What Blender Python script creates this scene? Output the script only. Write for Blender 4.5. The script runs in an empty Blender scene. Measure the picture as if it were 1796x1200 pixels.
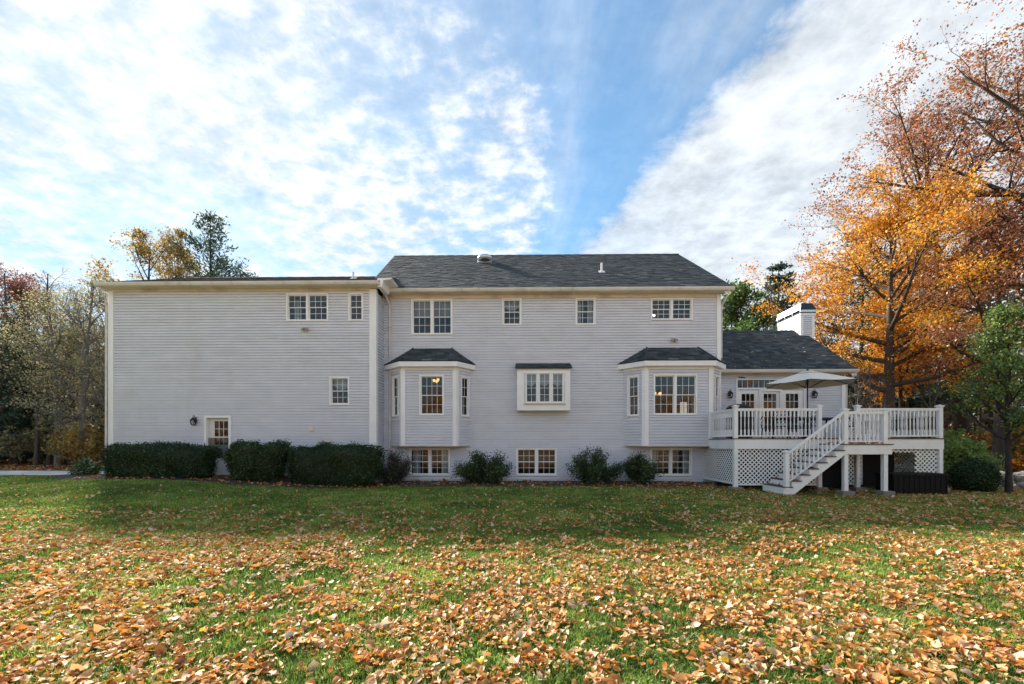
import bpy, math, random
import numpy as np
from mathutils import Matrix, Vector
R = math.radians
scene = bpy.context.scene
C = scene.collection

# ------------------------------------------------------------------ camera
cam_d = bpy.data.cameras.new('camera'); cam = bpy.data.objects.new('camera', cam_d); C.objects.link(cam)
cam.location = (0, 0, 1.46); cam.rotation_euler = (R(90), 0, R(0.9))
cam_d.lens = 15.0; cam_d.sensor_width = 36.0; cam_d.shift_y = 178/1796; cam_d.clip_start = 0.05; cam_d.clip_end = 2000
scene.camera = cam

# ------------------------------------------------------------------ light, sky, exposure
SUN_EL, SUN_AZ = 31.0, 42.0          # behind the house, left of the view axis
sun_d = bpy.data.lights.new('sun', 'SUN'); sun = bpy.data.objects.new('sun', sun_d); C.objects.link(sun)
sd = Vector((-math.sin(R(SUN_AZ))*math.cos(R(SUN_EL)), math.cos(R(SUN_AZ))*math.cos(R(SUN_EL)), math.sin(R(SUN_EL))))
sun.rotation_euler = sd.to_track_quat('Z', 'Y').to_euler(); sun.location = sd*60
sun_d.energy = 3.0; sun_d.angle = R(6.0); sun_d.color = (1.0, 0.93, 0.82)
scene.view_settings.view_transform = 'Standard'; scene.view_settings.look = 'None'
scene.view_settings.exposure = 1.95; scene.view_settings.gamma = 1.0; scene.view_settings.use_curve_mapping = False

world = bpy.data.worlds.new('World'); scene.world = world; world.use_nodes = True
def build_sky():
    nt = world.node_tree; nt.nodes.clear(); N = nt.nodes.new; L = nt.links.new
    def m(op, a, b=None, c=None, clamp=False):
        n = N('ShaderNodeMath'); n.operation = op; n.use_clamp = clamp
        for i, v in enumerate((a, b, c)):
            if v is None: continue
            if isinstance(v, (int, float)): n.inputs[i].default_value = v
            else: L(v, n.inputs[i])
        return n.outputs[0]
    def ramp(v, a, b):
        n = N('ShaderNodeMapRange'); n.interpolation_type = 'SMOOTHSTEP'; L(v, n.inputs[0])
        n.inputs[1].default_value = a; n.inputs[2].default_value = b
        return n.outputs[0]
    out = N('ShaderNodeOutputWorld'); bg = N('ShaderNodeBackground'); L(bg.outputs[0], out.inputs[0]); bg.inputs[1].default_value = 0.1
    sky = N('ShaderNodeTexSky'); sky.sky_type = 'NISHITA'; sky.sun_disc = False
    sky.sun_elevation = R(SUN_EL); sky.sun_rotation = R(-SUN_AZ); sky.air_density = 1.0; sky.dust_density = 0.1; sky.ozone_density = 2.6
    tc = N('ShaderNodeTexCoord'); sp = N('ShaderNodeSeparateXYZ'); L(tc.outputs['Generated'], sp.inputs[0])
    x, y, z = sp.outputs
    zz = m('ADD', m('MAXIMUM', z, 0.0), 0.18)
    px, py = m('DIVIDE', x, zz), m('DIVIDE', y, zz)
    pv = N('ShaderNodeCombineXYZ'); L(px, pv.inputs[0]); L(py, pv.inputs[1])
    def noise(scale, det, rough, off, dist=0.0, sx=1.0, sy=1.0, rot=0.0):
        mp = N('ShaderNodeMapping'); L(pv.outputs[0], mp.inputs[0]); mp.inputs['Location'].default_value = (off, off*.7, off*.3)
        mp.inputs['Scale'].default_value = (sx, sy, 1); mp.inputs['Rotation'].default_value = (0, 0, rot)
        n = N('ShaderNodeTexNoise'); L(mp.outputs[0], n.inputs['Vector']); n.inputs['Scale'].default_value = scale
        n.inputs['Detail'].default_value = det; n.inputs['Roughness'].default_value = rough; n.inputs['Distortion'].default_value = dist
        return n.outputs['Fac']
    big = noise(1.9, 3, .5, 3.1); puff = noise(9.0, 8, .62, 11.7, .15); fine = noise(21, 7, .62, 5.3, .1); rip = noise(15, 6, .55, 2.2, .3, .75, 1.3, R(35))
    streak = noise(5.0, 6, .6, 8.1, .3, 1.0, .3, R(-15)); soft = noise(2.6, 5, .5, 20.3, .4)
    # t: signed distance to the straight edge of the big smooth sheet of cloud
    t = m('ADD', m('ADD', px, m('MULTIPLY', py, .364)), -0.735)
    edge = m('ADD', t, m('MULTIPLY', m('SUBTRACT', puff, .5), .20))
    sheet = m('MULTIPLY', ramp(edge, -.03, .10), m('ADD', m('MULTIPLY', soft, .42), .66))
    # altocumulus ripples left of the blue gap, which narrows towards the horizon
    gap = ramp(m('MULTIPLY', t, m('MULTIPLY', py, py)), -.40, -.10)
    cov = m('ADD', m('ADD', m('MULTIPLY', big, .32), m('MULTIPLY', puff, .45)), m('ADD', m('MULTIPLY', fine, .30), m('MULTIPLY', rip, .40)))
    thin = m('SUBTRACT', m('ADD', cov, 0.0), m('MULTIPLY', gap, .20))
    alto = m('ADD', m('MULTIPLY', ramp(thin, .63, .86), .60), m('MULTIPLY', m('SUBTRACT', 1.0, gap), .40))
    veil = m('ADD', m('MULTIPLY', ramp(streak, .40, .75), .28), .17)
    left = m('MAXIMUM', alto, veil)
    low = m('MULTIPLY', m('SUBTRACT', 1.0, ramp(z, .0, .40)), .80)     # the layer thickens towards the horizon
    fac = m('MINIMUM', m('MAXIMUM', m('MAXIMUM', sheet, left), low), 1.0)
    # the layer is thickest round the veiled sun; thin parts of the cloud are dimmer
    dp = N('ShaderNodeVectorMath'); dp.operation = 'DOT_PRODUCT'; L(tc.outputs['Generated'], dp.inputs[0]); dp.inputs[1].default_value = sd
    glow = m('POWER', m('MAXIMUM', dp.outputs['Value'], 0.0), 12.0)
    fac = m('ADD', fac, m('MULTIPLY', m('SUBTRACT', 1.0, fac), m('MULTIPLY', glow, .55)))
    br = m('ADD', m('ADD', m('MULTIPLY', m('ADD', m('ADD', fine, soft), rip), 1.0), m('MULTIPLY', puff, 2.5)), -.22)
    br = m('ADD', br, m('MULTIPLY', glow, .12))
    cc = N('ShaderNodeMix'); cc.data_type = 'RGBA'; cc.blend_type = 'MULTIPLY'; cc.inputs[0].default_value = 1
    cc.inputs[6].default_value = (0.945, 0.985, 1.015, 1)
    cb = N('ShaderNodeCombineXYZ'); [L(br, cb.inputs[i]) for i in range(3)]; L(cb.outputs[0], cc.inputs[7])
    mx = N('ShaderNodeMix'); mx.data_type = 'RGBA'; L(fac, mx.inputs[0]); tn = N('ShaderNodeMix'); tn.data_type = 'RGBA'; tn.blend_type = 'MULTIPLY'; tn.inputs[0].default_value = 1; tn.inputs[7].default_value = (.28, .53, .58, 1); L(sky.outputs[0], tn.inputs[6]); L(tn.outputs[2], mx.inputs[6]); L(cc.outputs[2], mx.inputs[7])
    L(mx.outputs[2], bg.inputs[0])
build_sky()
scene.cycles.use_denoising = True
scene.cycles.max_bounces = 7; scene.cycles.diffuse_bounces = 3; scene.cycles.transparent_max_bounces = 16
scene.cycles.sample_clamp_indirect = 6.0

# ------------------------------------------------------------------ materials
MATS = {}
def new_mat(name):
    m = bpy.data.materials.new(name); m.use_nodes = True; MATS[name] = m
    return m, m.node_tree, m.node_tree.nodes['Principled BSDF']
def mat(name, col, rough=.6, var=.12, scale=3.0, bump=0.0, bscale=60.0, metal=0.0, spec=.5, stretch=(1, 1, 1), objvar=0.0):
    """colour with two scales of noise, per-object tint and fine relief"""
    m, nt, b = new_mat(name); N = nt.nodes.new; L = nt.links.new
    tc = N('ShaderNodeNewGeometry'); mp = N('ShaderNodeMapping'); L(tc.outputs['Position'], mp.inputs[0]); mp.inputs['Scale'].default_value = stretch
    n1 = N('ShaderNodeTexNoise'); L(mp.outputs[0], n1.inputs['Vector']); n1.inputs['Scale'].default_value = scale; n1.inputs['Detail'].default_value = 6; n1.inputs['Roughness'].default_value = .6
    r = N('ShaderNodeMapRange'); L(n1.outputs['Fac'], r.inputs[0]); r.inputs[1].default_value = .3; r.inputs[2].default_value = .7
    r.inputs[3].default_value = 1-var; r.inputs[4].default_value = 1+var
    src = r.outputs[0]
    if objvar:
        oi = N('ShaderNodeObjectInfo'); r2 = N('ShaderNodeMapRange'); L(oi.outputs['Random'], r2.inputs[0]); r2.inputs[3].default_value = 1-objvar; r2.inputs[4].default_value = 1+objvar
        mm = N('ShaderNodeMath'); mm.operation = 'MULTIPLY'; L(src, mm.inputs[0]); L(r2.outputs[0], mm.inputs[1]); src = mm.outputs[0]
    mx = N('ShaderNodeVectorMath'); mx.operation = 'SCALE'; mx.inputs[0].default_value = col; L(src, mx.inputs['Scale'])
    L(mx.outputs[0], b.inputs['Base Color']); b.inputs['Roughness'].default_value = rough; b.inputs['Metallic'].default_value = metal
    b.inputs['Specular IOR Level'].default_value = spec
    if bump:
        n2 = N('ShaderNodeTexNoise'); L(mp.outputs[0], n2.inputs['Vector']); n2.inputs['Scale'].default_value = bscale; n2.inputs['Detail'].default_value = 4
        bp = N('ShaderNodeBump'); bp.inputs['Strength'].default_value = bump; bp.inputs['Distance'].default_value = .01; L(n2.outputs['Fac'], bp.inputs['Height']); L(bp.outputs[0], b.inputs['Normal'])
    return m
def leaf_mat(name, stops, trans=.45, gloss=.06):
    """foliage: colour from the per-face attribute 'tone', diffuse plus translucent"""
    m = bpy.data.materials.new(name); m.use_nodes = True; MATS[name] = m; nt = m.node_tree; nt.nodes.clear(); N = nt.nodes.new; L = nt.links.new
    out = N('ShaderNodeOutputMaterial'); at = N('ShaderNodeAttribute'); at.attribute_name = 'tone'
    cr = N('ShaderNodeValToRGB'); L(at.outputs['Fac'], cr.inputs[0]); e = cr.color_ramp.elements
    while len(e) < len(stops): e.new(.5)
    for i, (p, c) in enumerate(stops): e[i].position = p; e[i].color = (*c, 1)
    d = N('ShaderNodeBsdfDiffuse'); t = N('ShaderNodeBsdfTranslucent'); g = N('ShaderNodeBsdfGlossy'); g.inputs['Roughness'].default_value = .45
    L(cr.outputs[0], d.inputs[0]); L(cr.outputs[0], t.inputs[0])
    a = N('ShaderNodeMixShader'); a.inputs[0].default_value = trans; L(d.outputs[0], a.inputs[1]); L(t.outputs[0], a.inputs[2])
    c = N('ShaderNodeMixShader'); c.inputs[0].default_value = gloss; L(a.outputs[0], c.inputs[1]); L(g.outputs[0], c.inputs[2]); L(c.outputs[0], out.inputs[0])
    return m
def tone_mat(name, stops, rough=.9, bump=.3, bscale=150):
    m, nt, b = new_mat(name); N = nt.nodes.new; L = nt.links.new
    at = N('ShaderNodeAttribute'); at.attribute_name = 'tone'; cr = N('ShaderNodeValToRGB'); e = cr.color_ramp.elements
    while len(e) < len(stops): e.new(.5)
    for i, (p, c) in enumerate(stops): e[i].position = p; e[i].color = (*c, 1)
    g = N('ShaderNodeNewGeometry'); n1 = N('ShaderNodeTexNoise'); L(g.outputs['Position'], n1.inputs['Vector']); n1.inputs['Scale'].default_value = 1.1; n1.inputs['Detail'].default_value = 5
    ma = N('ShaderNodeMath'); ma.operation = 'MULTIPLY_ADD'; L(n1.outputs['Fac'], ma.inputs[0]); ma.inputs[1].default_value = .35; ma.inputs[2].default_value = -.175
    ad = N('ShaderNodeMath'); L(at.outputs['Fac'], ad.inputs[0]); L(ma.outputs[0], ad.inputs[1]); L(ad.outputs[0], cr.inputs[0])
    L(cr.outputs[0], b.inputs['Base Color']); b.inputs['Roughness'].default_value = rough; b.inputs['Specular IOR Level'].default_value = .25
    n2 = N('ShaderNodeTexNoise'); L(g.outputs['Position'], n2.inputs['Vector']); n2.inputs['Scale'].default_value = bscale
    bp = N('ShaderNodeBump'); bp.inputs['Strength'].default_value = bump; bp.inputs['Distance'].default_value = .01; L(n2.outputs['Fac'], bp.inputs['Height']); L(bp.outputs[0], b.inputs['Normal'])
    return m
def glass_mat(name, tint=(.8, .83, .85), rough=.015):
    m = bpy.data.materials.new(name); m.use_nodes = True; MATS[name] = m; nt = m.node_tree; nt.nodes.clear(); N = nt.nodes.new; L = nt.links.new
    out = N('ShaderNodeOutputMaterial'); f = N('ShaderNodeFresnel'); f.inputs[0].default_value = 1.5
    g = N('ShaderNodeBsdfGlossy'); g.inputs['Roughness'].default_value = rough; t = N('ShaderNodeBsdfTransparent'); t.inputs[0].default_value = (*tint, 1)
    n = N('ShaderNodeTexNoise'); n.inputs['Scale'].default_value = 2.5; geo = N('ShaderNodeNewGeometry'); L(geo.outputs['Position'], n.inputs['Vector'])
    bp = N('ShaderNodeBump'); bp.inputs['Strength'].default_value = .06; bp.inputs['Distance'].default_value = .05; L(n.outputs['Fac'], bp.inputs['Height']); L(bp.outputs[0], g.inputs['Normal'])
    x = N('ShaderNodeMixShader'); L(f.outputs[0], x.inputs[0]); L(t.outputs[0], x.inputs[1]); L(g.outputs[0], x.inputs[2]); L(x.outputs[0], out.inputs[0])
    return m
def emit_mat(name, col, s):
    m, nt, b = new_mat(name); b.inputs['Base Color'].default_value = (*col, 1); b.inputs['Emission Color'].default_value = (*col, 1); b.inputs['Emission Strength'].default_value = s
    return m

mat('siding', (.69, .715, .785), .55, .06, 1.4, .05, 90, stretch=(1, 1, 2.4), objvar=.02)
def stain(name, col, scale, stretch, lo, hi, amt):
    """grime with a shape of its own multiplied over a material's colour"""
    nt = MATS[name].node_tree; N = nt.nodes.new; L = nt.links.new; b = nt.nodes['Principled BSDF']; src = b.inputs['Base Color'].links[0].from_socket
    g = N('ShaderNodeNewGeometry'); mp = N('ShaderNodeMapping'); mp.inputs['Scale'].default_value = stretch; L(g.outputs['Position'], mp.inputs[0]); n = N('ShaderNodeTexNoise'); L(mp.outputs[0], n.inputs['Vector']); n.inputs['Scale'].default_value = scale; n.inputs['Detail'].default_value = 7; n.inputs['Roughness'].default_value = .65
    rr = N('ShaderNodeMapRange'); L(n.outputs['Fac'], rr.inputs[0]); rr.inputs[1].default_value = lo; rr.inputs[2].default_value = hi; rr.inputs[4].default_value = amt
    x = N('ShaderNodeMix'); x.data_type = 'RGBA'; x.blend_type = 'MULTIPLY'; L(rr.outputs[0], x.inputs[0]); L(src, x.inputs[6]); x.inputs[7].default_value = (*col, 1); L(x.outputs[2], b.inputs['Base Color'])
stain('siding', (.80, .74, .66), .8, (1, 1, .35), .52, .74, .30); stain('siding', (.86, .84, .78), 3.5, (1, 1, .12), .55, .75, .35)
mat('trim', (.90, .895, .89), .45, .04, 2.0, .03, 80)
mat('trim_cream', (.72, .63, .52), .5, .10, 1.5, .03, 80)
mat('gutter', (.70, .66, .60), .4, .12, 1.2, stretch=(1, 1, 4))
mat('deck_white', (.90, .90, .895), .4, .04, 3.0)
mat('deck_board', (.10, .055, .045), .6, .25, 9.0, .1, 80, objvar=.12)
stain('trim_cream', (.62, .52, .42), 1.1, (1, 1, 1), .50, .72, .8); stain('gutter', (.60, .54, .46), 1.6, (1, 1, .4), .52, .75, .8); stain('deck_white', (.80, .78, .70), 1.8, (1, 1, .5), .52, .78, .7); stain('trim', (.86, .84, .78), 1.5, (1, 1, .4), .52, .78, .6)
mat('footing', (.23, .21, .19), .9, .2, 8, .4, 60)
mat('wall_inside', (.17, .125, .095), .8, .1, 2)
mat('wall_inside_pale', (.22, .21, .20), .8, .1, 2)
mat('foundation', (.30, .29, .28), .9, .15, 5, .3, 60)
mat('black_metal', (.012, .012, .014), .4, .2, 10)
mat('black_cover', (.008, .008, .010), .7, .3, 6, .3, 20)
mat('wicker', (.012, .010, .010), .7, .35, 30, .6, 120, spec=.2, stretch=(1, 1, 1.4))
mat('umbrella', (.88, .79, .66), .85, .06, 4, .1, 120)
mat('galvanised', (.62, .64, .67), .35, .12, 8, metal=.7)
mat('pipe_white', (.75, .75, .76), .4, .06, 5)
mat('chimney_cap_dark', (.008, .010, .018), .35, .2, 6)
mat('storm_door', (.72, .70, .63), .45, .05, 3)
mat('mulch', (.050, .032, .022), .95, .5, 18, 1.0, 30)
mat('driveway', (.42, .42, .43), .85, .08, 4, .2, 60)
mat('stone', (.26, .25, .23), .9, .3, 7, .8, 14, objvar=.3)
mat('bark', (.085, .068, .055), .95, .4, 6, .9, 22, stretch=(3, 3, .6))
mat('bark_grey', (.16, .145, .13), .95, .35, 6, .8, 22, stretch=(3, 3, .6))
mat('bark_dark', (.045, .036, .03), .95, .35, 6, .8, 22, stretch=(3, 3, .6))
mat('curtain', (.80, .83, .85), .9, .15, 14, .2, 40, stretch=(6, 6, 1))
mat('shade_grey', (.42, .42, .43), .9, .06, 3)
mat('flood_housing', (.42, .38, .32), .5, .15, 12)
mat('vent_plastic', (.74, .72, .66), .5, .08, 8)
tone_mat('shingle', [(0, (.024, .030, .034)), (.4, (.048, .058, .064)), (.75, (.082, .096, .102)), (1, (.15, .165, .17))])
tone_mat('shingle_brown', [(0, (.06, .055, .055)), (.5, (.13, .12, .118)), (1, (.24, .22, .21))])
glass_mat('glass'); glass_mat('lantern_glass', (.85, .88, .88), .1)
emit_mat('bulb_warm', (1.0, .46, .10), .7); emit_mat('bulb_white', (1.0, .95, .86), 1.6); emit_mat('lit_window', (.95, .88, .74), .16)
leaf_mat('leaf_orange', [(0, (.36, .11, .02)), (.3, (.64, .25, .03)), (.7, (.82, .42, .05)), (.92, (.80, .54, .11)), (1, (.50, .46, .10))], .55, .02)
leaf_mat('leaf_rust', [(0, (.16, .05, .028)), (.4, (.36, .12, .045)), (.75, (.50, .20, .07)), (.95, (.56, .30, .12)), (1, (.50, .36, .10))], .5, .03)
leaf_mat('leaf_pinkrust', [(0, (.16, .055, .03)), (.4, (.34, .12, .05)), (.75, (.46, .19, .09)), (1, (.50, .29, .17))], .45)
leaf_mat('leaf_green', [(0, (.035, .075, .018)), (.4, (.085, .16, .035)), (.75, (.18, .28, .06)), (1, (.40, .44, .11))], .45, .04)
leaf_mat('leaf_palegreen', [(0, (.14, .24, .06)), (.5, (.30, .46, .11)), (1, (.50, .60, .20))], .5)
leaf_mat('leaf_olive', [(0, (.13, .14, .07)), (.4, (.28, .27, .13)), (.75, (.44, .38, .18)), (1, (.60, .50, .30))], .5)
leaf_mat('leaf_brownyellow', [(0, (.16, .10, .025)), (.5, (.38, .25, .05)), (1, (.60, .42, .10))], .5)
leaf_mat('leaf_red', [(0, (.13, .05, .04)), (.5, (.27, .105, .075)), (1, (.42, .20, .13))], .45)
leaf_mat('needle', [(0, (.025, .05, .035)), (.5, (.055, .10, .065)), (1, (.11, .17, .10))], .3, .06)
leaf_mat('leaf_hedge', [(0, (.014, .028, .012)), (.5, (.040, .076, .030)), (1, (.11, .17, .06))], .2, .03)
leaf_mat('leaf_shrub', [(0, (.024, .044, .018)), (.5, (.065, .11, .038)), (1, (.17, .22, .075))], .3, .04)
leaf_mat('leaf_greyshrub', [(0, (.03, .035, .022)), (.5, (.07, .068, .042)), (1, (.14, .12, .08))], .3)
leaf_mat('leaf_variegated', [(0, (.05, .10, .03)), (.55, (.12, .20, .06)), (.7, (.45, .50, .36)), (1, (.62, .64, .52))], .3)
leaf_mat('flower_white', [(0, (.35, .45, .30)), (1, (.70, .75, .62))], .3)
leaf_mat('grass', [(0, (.09, .145, .03)), (.45, (.21, .31, .055)), (.8, (.37, .48, .09)), (1, (.56, .56, .19))], .5, .02)
leaf_mat('litter', [(0, (.20, .07, .028)), (.25, (.50, .19, .035)), (.5, (.68, .31, .07)), (.72, (.75, .46, .21)), (.93, (.84, .66, .47)), (1, (.80, .54, .05))], .35, .05)
leaf_mat('far_leaf', [(0, (.07, .075, .05)), (.4, (.16, .14, .085)), (.7, (.27, .19, .11)), (1, (.40, .26, .13))], .4)

def ground_mat():
    m, nt, b = new_mat('lawn'); N = nt.nodes.new; L = nt.links.new
    g = N('ShaderNodeNewGeometry'); s = N('ShaderNodeSeparateXYZ'); L(g.outputs['Position'], s.inputs[0])
    def noise(sc, det):
        n = N('ShaderNodeTexNoise'); L(g.outputs['Position'], n.inputs['Vector']); n.inputs['Scale'].default_value = sc; n.inputs['Detail'].default_value = det; return n.outputs['Fac']
    a = N('ShaderNodeValToRGB'); L(noise(9, 8), a.inputs[0]); e = a.color_ramp.elements
    e[0].position, e[0].color = .3, (.065, .105, .028, 1); e[1].position, e[1].color = .72, (.17, .27, .06, 1)
    w = N('ShaderNodeValToRGB'); L(noise(14, 8), w.inputs[0]); e = w.color_ramp.elements
    e[0].position, e[0].color = .32, (.045, .028, .016, 1); e[1].position, e[1].color = .7, (.24, .135, .062, 1)
    # woodland floor starts beyond the lawn
    d = N('ShaderNodeMath'); d.operation = 'MULTIPLY_ADD'; L(noise(.35, 4), d.inputs[0]); d.inputs[1].default_value = 5; L(s.outputs[1], d.inputs[2])
    r = N('ShaderNodeMapRange'); L(d.outputs[0], r.inputs[0]); r.inputs[1].default_value = 19.2; r.inputs[2].default_value = 20.6
    mx = N('ShaderNodeMix'); mx.data_type = 'RGBA'; L(r.outputs[0], mx.inputs[0]); L(a.outputs[0], mx.inputs[6]); L(w.outputs[0], mx.inputs[7])
    # leaves lie just as thick on the lawn this side of the photographer
    lt = N('ShaderNodeValToRGB'); L(noise(17, 3), lt.inputs[0]); e = lt.color_ramp.elements; e[0].position, e[0].color = .38, (.46, .19, .06, 1); e[1].position, e[1].color = .62, (.78, .58, .42, 1)
    lr = N('ShaderNodeMapRange'); L(noise(11, 5), lr.inputs[0]); lr.inputs[1].default_value = .40; lr.inputs[2].default_value = .50
    ly = N('ShaderNodeMapRange'); L(s.outputs[1], ly.inputs[0]); ly.inputs[1].default_value = 2.3; ly.inputs[2].default_value = 1.9
    lm = N('ShaderNodeMath'); lm.operation = 'MULTIPLY'; L(lr.outputs[0], lm.inputs[0]); L(ly.outputs[0], lm.inputs[1])
    m2 = N('ShaderNodeMix'); m2.data_type = 'RGBA'; L(lm.outputs[0], m2.inputs[0]); L(mx.outputs[2], m2.inputs[6]); L(lt.outputs[0], m2.inputs[7]); mx = m2
    L(mx.outputs[2], b.inputs['Base Color']); b.inputs['Roughness'].default_value = .95; b.inputs['Specular IOR Level'].default_value = .1
    bp = N('ShaderNodeBump'); bp.inputs['Strength'].default_value = .8; bp.inputs['Distance'].default_value = .05; L(noise(40, 5), bp.inputs['Height']); L(bp.outputs[0], b.inputs['Normal'])
ground_mat()

# ------------------------------------------------------------------ builders
WLOC = {}
def link(name, me, parent=None, loc=(0, 0, 0), label=None, cat=None, group=None, kind=None):
    o = bpy.data.objects.new(name, me); C.objects.link(o); loc = Vector(loc)
    WLOC[o] = loc.copy()
    if parent is not None: o.parent = parent; o.location = loc - WLOC[parent]
    else: o.location = loc
    tag(o, label, cat, group, kind); return o
def tag(o, label=None, cat=None, group=None, kind=None):
    for k, v in (('label', label), ('category', cat), ('group', group), ('kind', kind)):
        if v: o[k] = v
    return o
def empty(name, loc, label=None, cat=None, group=None, parent=None):
    o = link(name, None, parent, loc, label, cat, group); o.empty_display_size = .2; return o
IDT = Matrix.Identity(4)
class MB:
    """collects shapes in world space; build() links them as one mesh with its origin at its own base"""
    def __init__(s, T=IDT): s.v = []; s.f = []; s.t = []; s.T = T
    def add(s, vs, fs, tone=.5):
        k = len(s.v); s.v += [s.T @ Vector(v) for v in vs]; s.f += [tuple(i+k for i in f) for f in fs]; s.t += [tone]*len(fs); return s
    def box(s, x0, x1, y0, y1, z0, z1, tone=.5):
        return s.add([(x0,y0,z0),(x1,y0,z0),(x1,y1,z0),(x0,y1,z0),(x0,y0,z1),(x1,y0,z1),(x1,y1,z1),(x0,y1,z1)],
                     [(0,3,2,1),(4,5,6,7),(0,1,5,4),(1,2,6,5),(2,3,7,6),(3,0,4,7)], tone)
    def prism(s, poly, a, b, axis='y'):
        """poly in two coordinates, extruded from a to b along axis"""
        n = len(poly)
        mk = {'y': lambda p, q: (p[0], q, p[1]), 'x': lambda p, q: (q, p[0], p[1]), 'z': lambda p, q: (p[0], p[1], q)}[axis]
        vs = [mk(p, a) for p in poly]+[mk(p, b) for p in poly]
        return s.add(vs, [tuple(range(n)), tuple(range(2*n-1, n-1, -1))]+[(i, (i+1) % n, (i+1) % n+n, i+n) for i in range(n)])
    def slab(s, poly, th):
        """a thick flat polygon: poly are 3-D points, thickness down along the normal"""
        P = [Vector(p) for p in poly]; nrm = (P[1]-P[0]).cross(P[2]-P[0]).normalized(); n = len(P)
        return s.add(P+[p-nrm*th for p in P], [tuple(range(n)), tuple(range(2*n-1, n-1, -1))]+[(i, i+n, (i+1) % n+n, (i+1) % n) for i in range(n)])
    def tube(s, pts, r, k=6, caps=True):
        P = [Vector(p) for p in pts]; rr = r if isinstance(r, (list, tuple)) else [r]*len(P); vs = []
        for i, p in enumerate(P):
            d = (P[min(i+1, len(P)-1)]-P[max(i-1, 0)]).normalized(); u = d.cross(Vector((0, 0, 1)) if abs(d.z) < .95 else Vector((1, 0, 0))).normalized(); w = d.cross(u)
            vs += [p+(u*math.cos(a*2*math.pi/k)+w*math.sin(a*2*math.pi/k))*rr[i] for a in range(k)]
        fs = [(i*k+a, i*k+(a+1) % k, (i+1)*k+(a+1) % k, (i+1)*k+a) for i in range(len(P)-1) for a in range(k)]
        if caps: fs += [tuple(range(k-1, -1, -1)), tuple((len(P)-1)*k+a for a in range(k))]
        return s.add(vs, fs)
    def lathe(s, c, prof, k=12):
        """prof: list of (radius, z) about the vertical axis through c"""
        vs = [(c[0]+r*math.cos(a*2*math.pi/k), c[1]+r*math.sin(a*2*math.pi/k), c[2]+z) for r, z in prof for a in range(k)]
        fs = [(i*k+a, i*k+(a+1) % k, (i+1)*k+(a+1) % k, (i+1)*k+a) for i in range(len(prof)-1) for a in range(k)]
        fs += [tuple(range(k-1, -1, -1)), tuple((len(prof)-1)*k+a for a in range(k))]
        return s.add(vs, fs)
    def mesh(s, name, m, smooth=False, center=None):
        A = np.array([tuple(v) for v in s.v]); c = Vector(((A[:, 0].min()+A[:, 0].max())/2, (A[:, 1].min()+A[:, 1].max())/2, A[:, 2].min())) if center is None else Vector(center)
        me = bpy.data.meshes.new(name); me.from_pydata([tuple(v-c) for v in s.v], [], s.f); me.materials.append(MATS[m])
        at = me.attributes.new('tone', 'FLOAT', 'FACE'); at.data.foreach_set('value', s.t)
        if smooth: me.polygons.foreach_set('use_smooth', [True]*len(me.polygons))
        return me, c
    def build(s, name, m, parent=None, smooth=False, **kw):
        me, c = s.mesh(name, m, smooth); return link(name, me, parent, c, **kw)

def np_mesh(name, V, F, m, tone=None, smooth=False):
    """V (n,3) and F (k,3 or 4) arrays"""
    me = bpy.data.meshes.new(name); n, k = len(F), F.shape[1]
    me.vertices.add(len(V)); me.vertices.foreach_set('co', V.astype(np.float32).ravel())
    me.loops.add(n*k); me.loops.foreach_set('vertex_index', F.astype(np.int32).ravel())
    me.polygons.add(n); me.polygons.foreach_set('loop_start', np.arange(0, n*k, k, dtype=np.int32))
    if smooth: me.polygons.foreach_set('use_smooth', np.ones(n, bool))
    me.update(calc_edges=True)
    if tone is not None:
        at = me.attributes.new('tone', 'FLOAT', 'FACE'); at.data.foreach_set('value', tone.astype(np.float32))
    me.materials.append(MATS[m]); return me
def sstep(a, b, x):
    t = np.clip((x-a)/(b-a), 0, 1); return t*t*(3-2*t)
_vr = np.random.default_rng(77); _vt = _vr.random((64, 64))
def vnoise(x, y, s):
    x, y = np.asarray(x)*s+100, np.asarray(y)*s+100; xi, yi = np.floor(x).astype(int), np.floor(y).astype(int); fx, fy = x-xi, y-yi
    fx, fy = fx*fx*(3-2*fx), fy*fy*(3-2*fy); g = lambda i, j: _vt[i % 64, j % 64]
    return (g(xi, yi)*(1-fx)+g(xi+1, yi)*fx)*(1-fy)+(g(xi, yi+1)*(1-fx)+g(xi+1, yi+1)*fx)*fy
def gz(x, y):
    """height of the ground"""
    x, y = np.asarray(x, float), np.asarray(y, float)
    z = .30*sstep(-5, -12.5, x)*sstep(6.5, 13.5, y)-.08*sstep(5, 9, x)*sstep(6.5, 12.5, y)-.35*sstep(13.5, 19, x)*sstep(13.5, 18, y)
    z = z+.05*(vnoise(x, y, .45)-.5)*sstep(2, 4, y)*sstep(15, 12, y)+.35*(vnoise(x, y, .12)-.5)*sstep(24, 40, y)
    return z
def G(x, y): return float(gz(x, y))

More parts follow.
